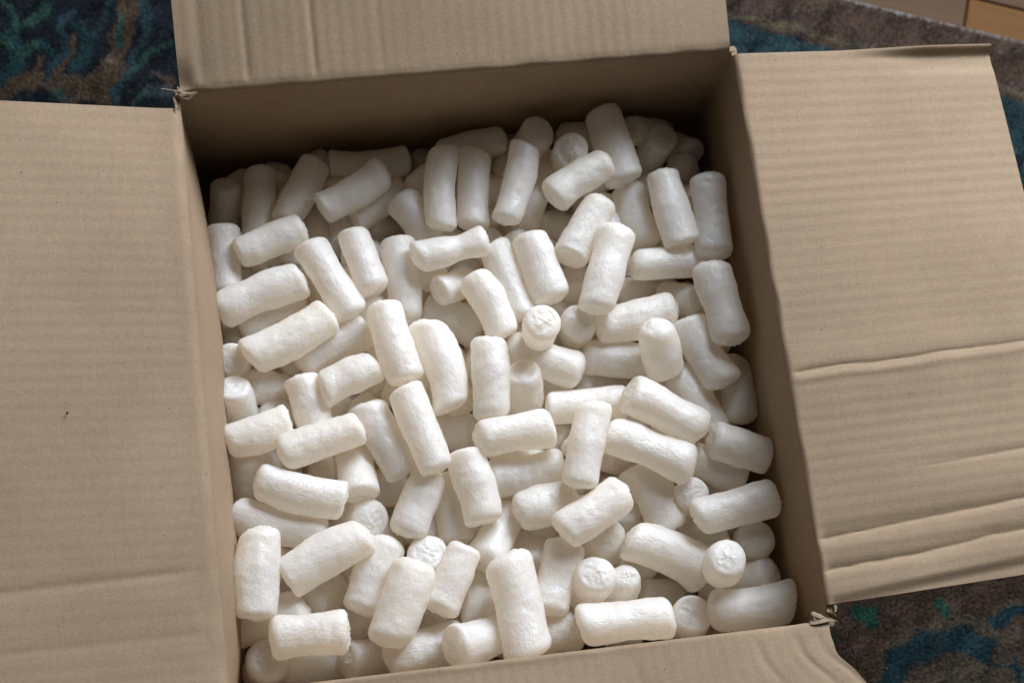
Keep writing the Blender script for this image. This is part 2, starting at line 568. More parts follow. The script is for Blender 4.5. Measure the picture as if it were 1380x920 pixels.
rw = np.random.default_rng(21)
edge_fade = lambda S, h: np.clip(1 - (np.abs(S) / h) ** 4, 0, 1)
def bow_left(S, Z):
    d = BZ - Z
    return 0.011 * edge_fade(S, HD) * smooth(0.0, 0.07, d) * smooth(0.36, 0.10, d) + 0.001 * np.sin(S * 30) * smooth(0, 0.03, d)
def bow_right(S, Z):
    d = BZ - Z
    return 0.002 * edge_fade(S, HD) * smooth(0.0, 0.06, d) + 0.0008 * np.sin(S * 22 + 1) * smooth(0, 0.03, d)
def bow_back(S, Z):
    d = BZ - Z
    return 0.0015 * edge_fade(S, HW) * smooth(0, 0.1, d) + 0.0006 * np.sin(S * 25 + 2) * smooth(0, 0.03, d)
def bow_front(S, Z):
    d = BZ - Z
    return -0.002 * edge_fade(S, HW) * smooth(0, 0.1, d)
make_wall(0, -1, bow_left, rw, 0.010)
make_wall(0, 1, bow_right, rw, 0.004)
make_wall(1, 1, bow_back, rw, 0.0035)
make_wall(1, -1, bow_front, rw, 0.004)
g = np.stack(np.meshgrid(np.linspace(-HW + 0.005, HW - 0.005, 4), np.linspace(-HD + 0.005, HD - 0.005, 4), indexing='ij'), -1)
sheet('bottom_panel', np.concatenate([g, np.full(g.shape[:2] + (1,), 0.0045)], -1), CARD_X, box, up=(0, 0, 1))

def make_flap(axis, sign, length, s0, s1, fold_r, slope, shape, mat, r, nu=330, nv=70):
    """a flap hinged on one rim. s runs along the hinge, v outward from the inner face.
    slope(s_frac) is the rise angle; shape(S, Vv) -> (dz, ds) extra relief and sideways shift"""
    s = np.linspace(s0, s1, nu)
    v = np.concatenate([np.linspace(0, fold_r * 2.2, 12)[:-1], np.linspace(fold_r * 2.2, length, nv)])
    S, V = np.meshgrid(s, v, indexing='ij')
    al = slope((S - s0) / (s1 - s0))
    # fold: starts on the wall's inner face just under the rim, rolls over with radius fold_r
    turn = math.pi / 2 - al
    arc = fold_r * turn
    t = np.clip(V / arc, 0, 1) * turn
    out = fold_r * (1 - np.cos(t))
    rise = fold_r * np.sin(t) - fold_r * 0.9
    rest = np.clip(V - arc, 0, None)
    out = out + rest * np.cos(al)
    rise = rise + rest * np.sin(al)
    dz, ds = shape(S, V)
    k = smooth(fold_r * 0.6, fold_r * 2.5, V)
    rise = rise + dz * (0.15 + 0.85 * k) + flute(S, V, r) * k
    out = out + 0.0005 * Wave(r, 1, 140)(S[..., None]) * smooth(0.1, 0.6, t) * (1 - k)
    SS = S + ds
    if axis == 0:
        P = np.stack([sign * (HW + out), SS, BZ - 0.003 + rise], -1)
    else:
        P = np.stack([SS, sign * (HD + out), BZ - 0.003 + rise], -1)
    return sheet('flap', P, mat, box, thick=0.0036, up=(0, 0, 1))

# left flap: rises gently outward, one soft crease near its front end
rf = np.random.default_rng(31)
wl = Wave(rf, 2, 9)
def sh_left(S, V):
    c = -0.128 - 0.05 * V
    dz = 0.0012 * wl(np.stack([S, V], -1)) - 0.0009 * np.exp(-((S - c) / 0.003) ** 2) * smooth(0.01, 0.05, V) + 0.0012 * smooth(c + 0.004, c - 0.02, S)
    dz = dz - 0.0005 * np.exp(-((S + 0.17 + 0.02 * V) / 0.003) ** 2) * smooth(0.0, 0.03, V)
    return dz, 0 * S
fL = make_flap(0, -1, 0.205, -HD + 0.006, 0.1975, 0.010, lambda f: math.radians(18) + 0 * f, sh_left, CARD_X, rf)
fL['label'] = 'broad flat flap tilted up, with one soft crease near the front'

fk = mesh_obj('dark_fleck', [(-0.0011, -0.0006, 0), (0.0002, -0.0011, 0), (0.0013, 0.0004, 0), (0.0002, 0.0012, 0), (0, 0, 0.0007)], [(0, 1, 4), (1, 2, 4), (2, 3, 4), (3, 0, 4), (3, 2, 1, 0)], WOOD_DARK, fL)
fk.location = (-0.2868, -0.0209, BZ + 0.0245)

# right flap: nearly level, twisted, three sharp creases near its front end, lifted rear edge
wr = Wave(rf, 2, 10)
wv1, wv2 = Wave(rf, 2, 60), Wave(rf, 2, 200)
def sh_right(S, V):
    wob = 0.0006 * wv1(np.stack([V, 0 * V], -1)) + 0.0003 * wv2(np.stack([V, 0 * V], -1))
    y1 = -0.037 + 0.035 * V + wob
    g1 = (-0.0016 * np.exp(-np.abs(S - y1) / 0.0026) + 0.0007 * np.exp(-((S - y1 + 0.006) / 0.003) ** 2)) * smooth(0.0, 0.012, V)
    d1 = 0.0012 * smooth(y1 + 0.03, y1, S) * smooth(0.04, 0.0, y1 - S)
    dz = 0.0009 * wr(np.stack([S, V], -1)) + g1 + d1
    y15 = -0.118 + 0.05 * V
    dz += -0.0014 * np.exp(-np.abs(S - y15) / 0.004) * smooth(0.06, 0.14, V)
    tilt = 0.06 * V
    for c, dep, ru, rd in ((-0.1545, 0.0034, 0.0085, 0.0045), (-0.1765, 0.0034, 0.0075, 0.0042)):
        y = c + tilt + 0.0008 * Wave(rf, 1, 45)(V[..., None]) + 0.0003 * Wave(rf, 1, 220)(V[..., None])
        x = S - y
        dz += -dep * np.where(x > 0, np.exp(-np.clip(x, 0, None) / ru), np.exp(-np.clip(-x, 0, None) / rd))
    y = -0.1940 + tilt
    dz += -0.0028 * smooth(y + 0.002, y - 0.007, S)
    lip = smooth(HD - 0.011, HD - 0.004, S) * smooth(0.075, 0.16, V)
    dz += 0.0055 * lip
    dz += -0.0015 * smooth(HD - 0.03, HD - 0.016, S) * smooth(0.1, 0.16, V) * (1 - lip)
    ds = 0.03 * V * smooth(0.0, -0.19, S) - 0.014 * V * smooth(0.1, 0.2, S)
    return dz, ds
fR = make_flap(0, 1, 0.203, -0.198, 0.2045, 0.004, lambda f: np.radians(2.5 - 7.5 * f), sh_right, CARD_X, rf, nu=520)
fR['label'] = 'creased flap with sharp ridges near its front edge and lifted rear edge'

# back flap: tilts up, upright flute lines, a dent near its corner
wb = Wave(rf, 2, 10)
def sh_back(S, V):
    p = np.stack([S, V], -1)
    dz = 0.0014 * wb(p)
    for c, d_, w_ in ((-0.182, 0.0008, 0.004), (-0.151, 0.0008, 0.0024), (-0.103, 0.0007, 0.0022), (-0.055, 0.0003, 0.003)):
        dz = dz - d_ * np.exp(-((S - c) / w_) ** 2) * smooth(0.004, 0.012, V)
    dz = dz - 0.004 * smooth(-0.185, -0.2, S) * smooth(0.03, 0.008, V)
    return dz, 0 * S
make_flap(1, 1, 0.2, -0.199, 0.1985, 0.0035, lambda f: math.radians(14) + 0 * f, sh_back, CARD_Y, rf)

# front flap: lifts towards the window, torn slanting right end
wf = Wave(rf, 2, 12)
def sh_front(S, V):
    p = np.stack([S, V], -1)
    dz = 0.001 * wf(p)
    for c, d_, w_ in ((0.145, 0.0007, 0.003), (0.172, 0.0008, 0.003), (0.187, 0.0008, 0.003), (0.06, 0.0003, 0.003)):
        dz = dz - d_ * np.exp(-((S - c - 0.2 * V) / w_) ** 2) * smooth(0.004, 0.014, V)
    f = smooth(0.10, 0.2, S)
    ds = f * (0.0 + 0.016 * smooth(0.02, 0.05, V) + 0.05 * np.clip(V - 0.045, 0, 1) + 0.0004 * np.sin(V * 400) * smooth(0.19, 0.2, S))
    return dz, ds
make_flap(1, -1, 0.19, -0.199, 0.1985, 0.004, lambda f: math.radians(14) + 0 * f, sh_front, CARD_Y, rf)

def torn_bits(name, centre, spread, n, size, r, along, wide=0.09):
    """ragged slivers of liner paper where the board tore, lying along the fold"""
    V, F = [], []
    for i in range(n):
        c = np.array(centre) + r.normal(size=3) * np.array(spread)
        a = along + r.normal(0, 0.35)
        d = np.array([math.cos(a), math.sin(a), r.normal(0, 0.12)])
        d /= np.linalg.norm(d)
        sd = np.cross(d, np.array([0, 0, 1]) + 0.5 * r.normal(size=3))
        sd /= np.linalg.norm(sd)
        up = np.cross(sd, d)
        l = size * r.uniform(0.6, 1.4)
        w = size * wide * r.uniform(0.6, 1.5)
        k = 7
        curl, wig = r.normal(0, 0.22), r.normal(0, 0.12)
        b0 = len(V)
        for j in range(k):
            t = j / (k - 1)
            p = c + d * l * (t - 0.5) + up * l * curl * (t - 0.5) ** 2 + sd * l * wig * math.sin(t * 4)
            ww = w * (0.25 + 0.75 * math.sin(math.pi * min(1, t + 0.12))) * r.uniform(0.6, 1.2)
            for q in (sd * ww, up * 0.0003, -sd * ww, -up * 0.0003):
                V.append(p + q)
        for j in range(k - 1):
            for m in range(4):
                x, y = b0 + 4 * j + m, b0 + 4 * j + (m + 1) % 4
                F.append([x, y, y + 4, x + 4])
        F.append([b0 + 3, b0 + 2, b0 + 1, b0])
        e = b0 + 4 * (k - 1)
        F.append([e, e + 1, e + 2, e + 3])
    return mesh_obj(name, V, F, TORN, box, smooth=False)
rt = np.random.default_rng(77)
torn_bits('torn_paper', (-0.197, 0.209, BZ - 0.001), (0.005, 0.0015, 0.0006), 4, 0.015, rt, 0.0)
torn_bits('torn_paper', (-0.204, 0.202, BZ - 0.002), (0.0015, 0.003, 0.0006), 3, 0.008, rt, 1.4)
torn_bits('torn_paper', (0.196, -0.206, BZ - 0.002), (0.006, 0.0015, 0.0008), 5, 0.016, rt, 0.1, 0.12)
torn_bits('torn_paper', (0.203, -0.203, BZ - 0.003), (0.0015, 0.003, 0.0008), 3, 0.009, rt, 1.5, 0.15)

# ------------------------------------------------------------------ packing peanuts
# tip a (x y z), tip b (x y z), radius, bulge (x y), all in mm; stands on end; label
PEANUTS = [
    (-176.5, 181.6, 257.2, -183.0, 152.4, 229.1, 11.3, 0.0, 0.0, 0, 'half buried white foam peanut lying lengthwise along the back wall, leftmost'),
    (-181.6, 142.9, 271.3, -181.6, 90.4, 271.3, 12.1, 0.0, 0.0, 0, 'uncovered white foam peanut lying lengthwise against the left wall'),
    (-150.0, 190.8, 253.7, -157.7, 135.5, 253.7, 12.8, 1.1, -0.1, 0, 'half buried white foam peanut lying lengthwise along the back wall, second from left'),
    (-106.3, 189.2, 264.7, -135.4, 142.7, 264.7, 12.7, 0.0, 0.0, 0, 'uncovered white foam peanut slanting up rightward along the back wall, leftmost'),
    (-97.3, 189.1, 259.7, -36.5, 186.7, 259.7, 11.7, 0.0, 0.0, 0, 'half buried white foam peanut lying crosswise along the back wall, leftmost'),
    (-108.0, 146.7, 277.8, -56.6, 173.6, 277.8, 13.1, 0.0, 0.0, 0, 'uncovered white foam peanut slanting up rightward along the back wall, rightmost'),
    (-22.9, 197.0, 244.5, -29.5, 181.5, 218.4, 9.7, 0.0, 0.0, 0, 'mostly buried white foam peanut lying lengthwise along the back wall, rightmost'),
    (-83.8, 143.1, 254.9, -41.1, 168.5, 252.6, 11.2, 0.0, 0.0, 0, 'mostly buried white foam peanut slanting up rightward along the back wall'),
    (-107.6, 164.4, 221.9, -110.6, 117.9, 251.9, 11.3, 0.0, 0.0, 0, 'mostly buried white foam peanut lying lengthwise along the back wall, leftmost'),
    (-171.8, 114.7, 282.8, -121.1, 130.6, 281.6, 12.6, 0.0, 0.0, 0, 'uncovered white foam peanut lying crosswise against the left wall, rearmost'),
    (-119.1, 116.5, 286.6, -92.6, 58.1, 286.7, 13.6, 0.0, 0.0, 0, 'uncovered white foam peanut slanting down rightward left of centre, back half'),
    (-87.0, 124.1, 286.2, -74.5, 74.8, 286.2, 13.1, 0.0, 0.0, 0, 'uncovered white foam peanut lying lengthwise left of centre, back half, rearmost'),
    (-52.8, 118.8, 273.4, -51.5, 54.5, 273.4, 13.2, 0.0, 0.0, 0, 'half buried white foam peanut lying lengthwise in the middle, back half, frontmost'),
    (-75.2, 142.2, 241.5, -42.6, 142.6, 213.9, 12.5, 0.0, 0.0, 0, 'mostly buried white foam peanut lying crosswise along the back wall, leftmost'),
    (-47.6, 154.4, 265.8, -24.6, 115.9, 263.5, 14.4, 0.0, 0.0, 0, 'half buried white foam peanut slanting down rightward along the back wall'),
    (-9.2, 184.6, 282.0, -18.9, 120.0, 282.8, 12.3, -3.3, 0.3, 0, 'uncovered white foam peanut lying lengthwise along the back wall, leftmost'),
    (13.6, 181.4, 277.2, 5.0, 120.3, 277.2, 12.6, 0.0, 0.0, 0, 'uncovered white foam peanut lying lengthwise along the back wall, second from left'),
    (-14.9, 185.4, 265.4, 39.2, 193.9, 265.9, 11.6, 0.0, 0.0, 0, 'half buried white foam peanut lying crosswise along the back wall, second from left'),
    (-43.2, 97.0, 293.7, 12.0, 105.3, 294.8, 12.4, 0.3, -2.4, 0, 'knobbly dumbbell shaped peanut lying crosswise, high in the sunken back half'),
    (50.5, 178.2, 293.4, 27.7, 118.1, 292.6, 12.4, 2.1, -1.4, 0, 'uncovered white foam peanut lying lengthwise along the back wall, rightmost'),
    (61.7, 187.2, 295.7, 54.6, 188.7, 254.4, 13.2, 0.0, 0.0, 1, 'shaded round peanut end tilted upward close to the back wall'),
    (82.6, 166.5, 302.1, 85.6, 173.0, 261.9, 13.9, 0.0, 0.0, 1, 'shaded round upright peanut end close to the back wall, beside a stout leaning one'),
    (73.8, 181.4, 252.7, 43.8, 119.0, 267.0, 12.8, 0.0, 0.0, 0, 'half buried white foam peanut lying lengthwise along the back wall, rightmost'),
    (63.3, 130.1, 300.8, 109.9, 154.9, 302.5, 13.4, 0.0, 0.0, 0, 'peanut with brightly lit round end raised out of the shade, toward the back wall'),
    (113.8, 203.2, 287.4, 122.8, 142.3, 288.4, 14.7, 0.0, 0.0, 0, 'shaded stout peanut leaning against the back wall, tallest of the back row'),
    (134.5, 189.2, 276.6, 169.6, 193.2, 247.6, 12.2, 0.0, 0.0, 0, 'half buried white foam peanut lying crosswise along the back wall, rightmost'),
    (161.2, 180.1, 282.6, 147.2, 166.1, 252.6, 12.7, 0.0, 0.0, 0, 'half buried white foam peanut slanting up rightward along the back wall'),
    (167.2, 195.9, 234.6, 186.4, 169.8, 264.5, 11.8, 0.0, 0.0, 0, 'mostly buried white foam peanut lying crosswise along the back wall, rightmost'),
    (171.6, 166.2, 268.8, 186.8, 148.5, 239.9, 11.2, 0.0, 0.0, 0, 'mostly buried white foam peanut slanting down rightward along the back wall'),
    (126.6, 145.2, 270.4, 135.7, 95.1, 273.0, 13.8, 0.0, 0.0, 0, 'half buried white foam peanut lying lengthwise right of centre, back half'),
    (150.6, 145.5, 297.0, 158.9, 87.1, 297.0, 14.0, 0.0, 0.0, 0, 'uncovered white foam peanut lying lengthwise against the right wall'),
    (183.6, 138.6, 300.3, 178.7, 72.3, 301.2, 13.4, 0.0, 0.0, 0, 'shaded peanut lying lengthwise against the right wall, nearest the back corner'),
    (103.6, 128.9, 293.8, 70.8, 83.7, 293.8, 13.8, 0.0, 0.0, 0, 'uncovered white foam peanut slanting up rightward right of centre, back half'),
    (109.4, 102.9, 302.3, 83.5, 39.1, 303.4, 14.5, 0.0, 0.0, 0, 'uncovered white foam peanut lying lengthwise right of centre, back half'),
    (117.8, 75.7, 288.4, 174.2, 74.7, 287.5, 12.5, 0.0, 0.0, 0, 'uncovered white foam peanut lying crosswise right of centre, back half, rearmost'),
    (44.0, 107.4, 290.1, 55.6, 54.5, 290.0, 14.6, 0.0, 0.0, 0, 'uncovered white foam peanut lying lengthwise in the middle, back half'),
    (34.5, 114.4, 269.1, 44.7, 69.6, 268.8, 12.1, 0.0, 0.0, 0, 'half buried white foam peanut lying lengthwise in the middle, back half, rearmost'),
    (18.1, 105.6, 282.1, 33.9, 44.9, 283.1, 12.6, 0.0, 0.0, 0, 'uncovered white foam peanut slanting down rightward in the middle, back half, rearmost'),
    (55.1, 127.1, 251.3, 92.1, 125.0, 233.2, 12.4, 0.0, 0.0, 0, 'mostly buried white foam peanut lying crosswise right of centre, back half, rearmost'),
    (71.1, 141.8, 229.8, 93.4, 138.8, 214.9, 12.6, 0.0, 0.0, 0, 'mostly buried white foam peanut lying crosswise along the back wall, second from left'),
    (174.0, 66.7, 304.8, 181.1, 4.5, 306.8, 15.0, 0.0, 0.0, 0, 'thick shaded peanut tipped against the right wall with its flat end showing'),
    (-189.9, 70.4, 285.3, -124.9, 90.2, 285.6, 14.2, 0.0, 0.0, 0, 'uncovered white foam peanut lying crosswise against the left wall, second from back'),
    (-174.5, 61.5, 265.6, -126.3, 79.9, 265.2, 12.7, 0.0, 0.0, 0, 'half buried white foam peanut slanting up rightward against the left wall'),
    (-170.7, 32.5, 293.4, -109.3, 58.9, 293.3, 16.2, 0.9, -2.3, 0, 'uncovered white foam peanut slanting up rightward left of centre, back half'),
    (-182.5, 34.3, 289.0, -181.7, 36.8, 243.2, 12.7, 0.0, 0.0, 1, 'small smooth round peanut end touching the left wall halfway along it'),
    (-135.2, 28.8, 274.8, -81.9, 49.5, 275.1, 14.3, 0.0, 0.0, 0, 'half buried white foam peanut slanting up rightward left of centre, back half'),
    (-120.3, 1.2, 296.0, -78.1, 16.8, 295.9, 13.2, 0.0, 0.0, 0, 'uncovered white foam peanut slanting up rightward left of centre, front half, rearmost'),
    (-69.5, 62.2, 299.4, -58.8, 1.7, 299.4, 14.3, 0.0, 0.0, 0, 'uncovered white foam peanut lying lengthwise left of centre, back half, frontmost'),
    (-42.8, 45.7, 292.8, -29.8, -20.4, 293.6, 14.9, 5.1, 1.7, 0, 'banana curved peanut arching to the right in the middle of the pile'),
    (-35.6, 68.0, 261.6, 0.6, 41.1, 261.5, 13.9, 0.0, 0.0, 0, 'mostly buried white foam peanut slanting down rightward in the middle, back half'),
    (-28.1, 71.4, 286.2, 0.2, 84.7, 261.1, 11.5, 0.0, 0.0, 0, 'half buried white foam peanut lying crosswise in the middle, back half'),
    (-2.0, 78.5, 290.2, 15.9, 30.1, 289.0, 12.5, 2.9, 1.4, 0, 'uncovered white foam peanut slanting down rightward in the middle, back half, frontmost'),
    (-183.4, 11.9, 297.6, -179.1, -12.7, 259.9, 13.7, 0.0, 0.0, 1, 'uncovered white foam peanut standing on end against the left wall'),
    (-173.9, 14.9, 280.9, -140.9, 15.6, 251.3, 11.9, 0.0, 0.0, 0, 'half buried white foam peanut lying crosswise against the left wall, rearmost'),
    (-135.6, 16.3, 286.4, -126.6, -29.7, 285.1, 13.6, 0.0, 0.0, 0, 'uncovered white foam peanut lying lengthwise left of centre, front half, rearmost'),
    (-192.5, -28.6, 297.0, -145.4, -17.3, 297.0, 13.5, -0.8, -2.6, 0, 'uncovered white foam peanut lying crosswise against the left wall, third from back'),
    (-154.3, -42.6, 302.8, -95.2, -28.8, 302.8, 13.7, 0.0, 0.0, 0, 'uncovered white foam peanut lying crosswise left of centre, front half, rearmost'),
    (-91.4, -9.2, 287.6, -67.3, -63.9, 287.8, 14.4, 0.0, 0.0, 0, 'uncovered white foam peanut slanting down rightward left of centre, front half'),
    (-61.8, -4.2, 304.4, -45.0, -66.8, 306.3, 13.4, 0.0, 0.0, 0, 'uncovered white foam peanut slanting down rightward in the middle, front half'),
    (-86.3, 11.9, 268.3, -57.2, 2.1, 238.3, 12.3, 0.0, 0.0, 0, 'mostly buried white foam peanut slanting down rightward left of centre, front half, rearmost'),
    (-124.4, -4.0, 269.0, -92.9, -1.8, 239.0, 12.3, 0.0, 0.0, 0, 'mostly buried white foam peanut lying crosswise left of centre, front half, rearmost'),
    (41.5, 29.5, 327.1, 41.9, 29.4, 288.0, 13.4, 0.0, 0.0, 1, 'round end of a peanut standing upright, left one of a touching pair mid pile'),
    (71.7, 36.0, 296.6, 74.6, 39.0, 251.1, 13.7, 0.0, 0.0, 1, 'round end of a peanut standing upright, right one of a touching pair mid pile'),
    (87.3, 33.4, 282.4, 147.5, 41.5, 284.0, 14.2, 0.0, 0.0, 0, 'uncovered white foam peanut lying crosswise right of centre, back half, frontmost'),
    (145.1, 58.6, 257.3, 169.0, 42.8, 286.0, 12.7, 0.0, 0.0, 0, 'half buried white foam peanut lying crosswise against the right wall, rearmost'),
    (123.7, 22.9, 314.0, 132.6, -7.9, 284.7, 14.5, 0.0, 0.0, 1, 'uncovered white foam peanut standing on end right of centre, front half, rearmost'),
    (153.4, 30.6, 289.3, 174.7, -22.3, 290.7, 14.6, 0.0, 0.0, 0, 'uncovered white foam peanut slanting down rightward against the right wall, rearmost'),
    (2.9, 29.2, 298.6, -2.7, -31.6, 296.2, 13.8, 0.0, 0.0, 0, 'uncovered white foam peanut lying lengthwise in the middle, front half, rearmost'),
    (19.1, 27.6, 274.1, 71.6, 0.2, 281.6, 14.8, 0.0, 0.0, 0, 'uncovered white foam peanut lying crosswise in the middle, front half, rearmost'),
    (74.6, 14.1, 269.2, 123.5, 3.8, 272.1, 13.8, 0.0, 0.0, 0, 'half buried white foam peanut lying crosswise right of centre, front half'),
    (25.7, 2.0, 299.2, 26.5, -23.9, 262.6, 14.5, 0.0, 0.0, 1, 'uncovered white foam peanut standing on end in the middle, front half'),
    (41.4, -24.2, 278.8, 103.6, -25.0, 278.5, 13.1, 0.0, 0.0, 0, 'peanut with a small grey pencil like crack on its skin, under another peanut'),
    (73.9, -30.0, 307.0, 53.4, -89.2, 305.9, 13.9, 0.0, 0.0, 0, 'uncovered white foam peanut lying lengthwise right of centre, front half'),
    (99.8, -22.2, 298.5, 151.5, -57.1, 298.2, 14.6, 0.0, 0.0, 0, 'uncovered white foam peanut slanting down rightward right of centre, front half, rearmost'),
    (143.6, -2.5, 275.0, 164.4, -55.3, 277.1, 14.8, 0.0, 0.0, 0, 'uncovered white foam peanut slanting down rightward against the right wall, frontmost'),
    (182.7, 2.2, 274.6, 183.3, -49.6, 275.3, 13.7, 0.0, 0.0, 0, 'half buried white foam peanut lying lengthwise against the right wall'),
    (-14.2, -46.5, 302.3, 40.3, -42.8, 301.5, 14.0, 0.0, 0.0, 0, 'uncovered white foam peanut lying crosswise in the middle, front half, second from back'),
    (20.2, 44.6, 266.9, 45.3, 46.2, 244.6, 12.3, 0.0, 0.0, 0, 'mostly buried white foam peanut lying crosswise in the middle, back half'),
    (68.5, -2.3, 259.4, 109.6, -2.9, 231.3, 12.9, 0.0, 0.0, 0, 'mostly buried white foam peanut lying crosswise right of centre, front half, rearmost'),
    (108.4, 61.0, 261.4, 156.9, 71.5, 241.3, 12.9, 0.0, 0.0, 0, 'mostly buried white foam peanut lying crosswise right of centre, back half, frontmost'),
    (81.7, 104.3, 237.4, 77.8, 61.0, 267.4, 12.3, 0.0, 0.0, 0, 'mostly buried white foam peanut lying lengthwise right of centre, back half'),
    (121.1, 4.1, 238.7, 137.2, -15.3, 262.2, 12.3, 0.0, 0.0, 0, 'mostly buried white foam peanut slanting down rightward right of centre, front half, rearmost'),
    (-100.1, -32.8, 266.3, -99.6, -77.2, 296.1, 13.9, 0.0, 0.0, 0, 'half buried white foam peanut lying lengthwise left of centre, front half'),
    (-175.6, -35.9, 285.4, -183.2, -69.5, 258.3, 14.0, 0.0, 0.0, 0, 'half buried white foam peanut lying lengthwise against the left wall'),
    (-172.4, -57.8, 300.3, -111.9, -79.4, 301.1, 14.3, -1.3, -3.1, 0, 'uncovered white foam peanut lying crosswise left of centre, front half, frontmost'),
    (-190.9, -78.7, 289.4, -128.9, -102.0, 289.2, 13.6, 0.0, 0.0, 0, 'uncovered white foam peanut lying crosswise against the left wall, fourth from back'),
    (-171.4, -94.7, 306.0, -181.1, -155.8, 308.4, 16.1, -1.5, 0.2, 0, 'thick pale peanut lying lengthwise against the left wall, near the front'),
    (-95.2, -96.0, 291.5, -109.2, -79.8, 251.4, 14.9, 0.0, 0.0, 1, 'half buried white foam peanut standing on end left of centre, front half, frontmost'),
    (-82.9, -72.3, 277.9, -71.9, -52.2, 232.1, 14.5, 0.0, 0.0, 1, 'half buried white foam peanut standing on end left of centre, front half, rearmost'),
    (-49.4, -66.2, 289.3, -71.7, -108.0, 290.2, 14.9, 0.0, 0.0, 0, 'uncovered white foam peanut lying lengthwise left of centre, front half, frontmost'),
    (-33.4, -65.0, 275.2, -34.9, -114.1, 276.2, 14.3, 0.0, 0.0, 0, 'half buried white foam peanut lying lengthwise in the middle, front half, rearmost'),
    (-24.9, -54.1, 297.0, -15.6, -105.8, 297.0, 14.6, 0.0, 0.0, 0, 'uncovered white foam peanut lying lengthwise in the middle, front half, frontmost'),
    (-157.9, -131.6, 301.5, -99.0, -106.0, 302.4, 16.1, -1.3, 2.2, 0, 'uncovered white foam peanut slanting up rightward left of centre, front half, second from back'),
    (-175.2, -112.0, 287.8, -145.3, -119.7, 260.0, 11.5, 0.0, 0.0, 0, 'half buried white foam peanut lying crosswise against the left wall, second from back'),
    (-82.8, -109.5, 287.2, -109.4, -157.2, 288.0, 15.5, 0.0, 0.0, 0, 'uncovered white foam peanut slanting up rightward left of centre, front half, frontmost'),
    (-57.8, -122.5, 298.0, -59.2, -127.8, 256.8, 14.2, 0.0, 0.0, 1, 'uncovered white foam peanut standing on end left of centre, front half'),
    (-67.7, -128.4, 305.9, -95.4, -183.6, 306.6, 17.1, 0.0, 0.0, 0, 'big white peanut slanting over the others near the front, its tip raised'),
    (-30.1, -120.6, 296.7, -55.7, -164.3, 295.7, 14.0, 0.0, 0.0, 0, 'uncovered white foam peanut slanting up rightward along the front flap'),
    (-148.5, -146.4, 275.4, -119.9, -132.6, 254.8, 13.8, 0.0, 0.0, 0, 'half buried white foam peanut slanting up rightward along the front flap'),
    (-127.7, -49.1, 268.4, -100.7, -50.9, 241.3, 12.8, 0.0, 0.0, 0, 'mostly buried white foam peanut lying crosswise left of centre, front half, second from back'),
    (-128.2, -84.9, 248.2, -110.0, -88.6, 232.7, 13.0, 0.0, 0.0, 0, 'mostly buried white foam peanut lying crosswise left of centre, front half, third from back'),
    (-169.3, -35.2, 268.1, -149.6, -46.0, 242.7, 12.8, 0.0, 0.0, 0, 'mostly buried white foam peanut slanting down rightward against the left wall'),
    (155.7, -62.8, 296.8, 197.0, -80.2, 295.5, 14.6, 0.0, 0.0, 0, 'uncovered white foam peanut lying crosswise against the right wall, rearmost'),
    (142.6, -70.3, 279.1, 181.8, -91.3, 279.2, 14.0, 0.0, 0.0, 0, 'uncovered white foam peanut lying crosswise against the right wall, second from back'),
    (136.6, -100.0, 295.2, 141.1, -102.4, 249.3, 12.9, 0.0, 0.0, 1, 'small round crumpled peanut end facing up, below two slanting peanuts near right wall'),
    (135.1, -119.1, 297.7, 197.0, -110.1, 297.6, 14.0, 0.0, 0.0, 0, 'uncovered white foam peanut lying crosswise against the right wall, frontmost'),
    (79.7, -51.0, 295.1, 139.9, -82.7, 297.3, 15.7, 0.0, 0.0, 0, 'uncovered white foam peanut lying crosswise right of centre, front half'),
    (36.1, -120.2, 304.1, 86.6, -93.8, 302.8, 15.0, 0.0, 0.0, 0, 'uncovered white foam peanut slanting up rightward right of centre, front half'),
    (99.0, -74.1, 276.9, 117.9, -124.8, 277.4, 15.9, 5.4, 2.7, 0, 'uncovered white foam peanut slanting down rightward right of centre, front half, frontmost'),
    (131.6, -123.4, 270.3, 133.4, -127.7, 227.1, 14.6, 0.0, 0.0, 1, 'half buried white foam peanut standing on end right of centre, front half'),
    (147.8, -154.4, 328.0, 151.2, -157.4, 289.1, 15.5, 0.0, 0.0, 1, 'large round upright peanut end near the right wall, toward the front corner'),
    (178.8, -137.4, 293.0, 181.7, -139.4, 249.3, 14.3, 0.0, 0.0, 1, 'half buried white foam peanut standing on end against the right wall'),
    (72.5, -120.9, 284.1, 71.5, -133.9, 239.5, 15.0, 0.0, 0.0, 1, 'uncovered white foam peanut standing on end right of centre, front half, frontmost'),
    (8.2, -100.5, 288.8, 52.5, -93.2, 287.8, 14.4, 0.0, 0.0, 0, 'uncovered white foam peanut lying crosswise in the middle, front half, frontmost'),
    (-6.7, -72.3, 283.4, 48.2, -68.9, 283.4, 15.3, 0.0, 0.0, 0, 'half buried white foam peanut lying crosswise in the middle, front half'),
    (79.1, -59.9, 267.5, 104.5, -63.6, 245.0, 12.8, 0.0, 0.0, 0, 'mostly buried white foam peanut lying crosswise right of centre, front half, frontmost'),
    (89.2, -98.9, 267.1, 96.4, -120.6, 243.5, 12.8, 0.0, 0.0, 0, 'mostly buried white foam peanut lying lengthwise right of centre, front half'),
    (84.9, -128.4, 288.7, 141.1, -159.5, 278.0, 16.4, 2.9, 4.5, 0, 'uncovered white foam peanut slanting down rightward along the front flap'),
    (5.7, -93.9, 265.6, -18.8, -133.6, 286.6, 15.4, 0.0, 0.0, 0, 'uncovered white foam peanut slanting up rightward in the middle, front half'),
    (-4.6, -132.1, 309.3, 1.5, -205.4, 311.3, 17.6, 0.0, 0.0, 0, 'biggest bright peanut pointing at the front flap, resting on top of the pile'),
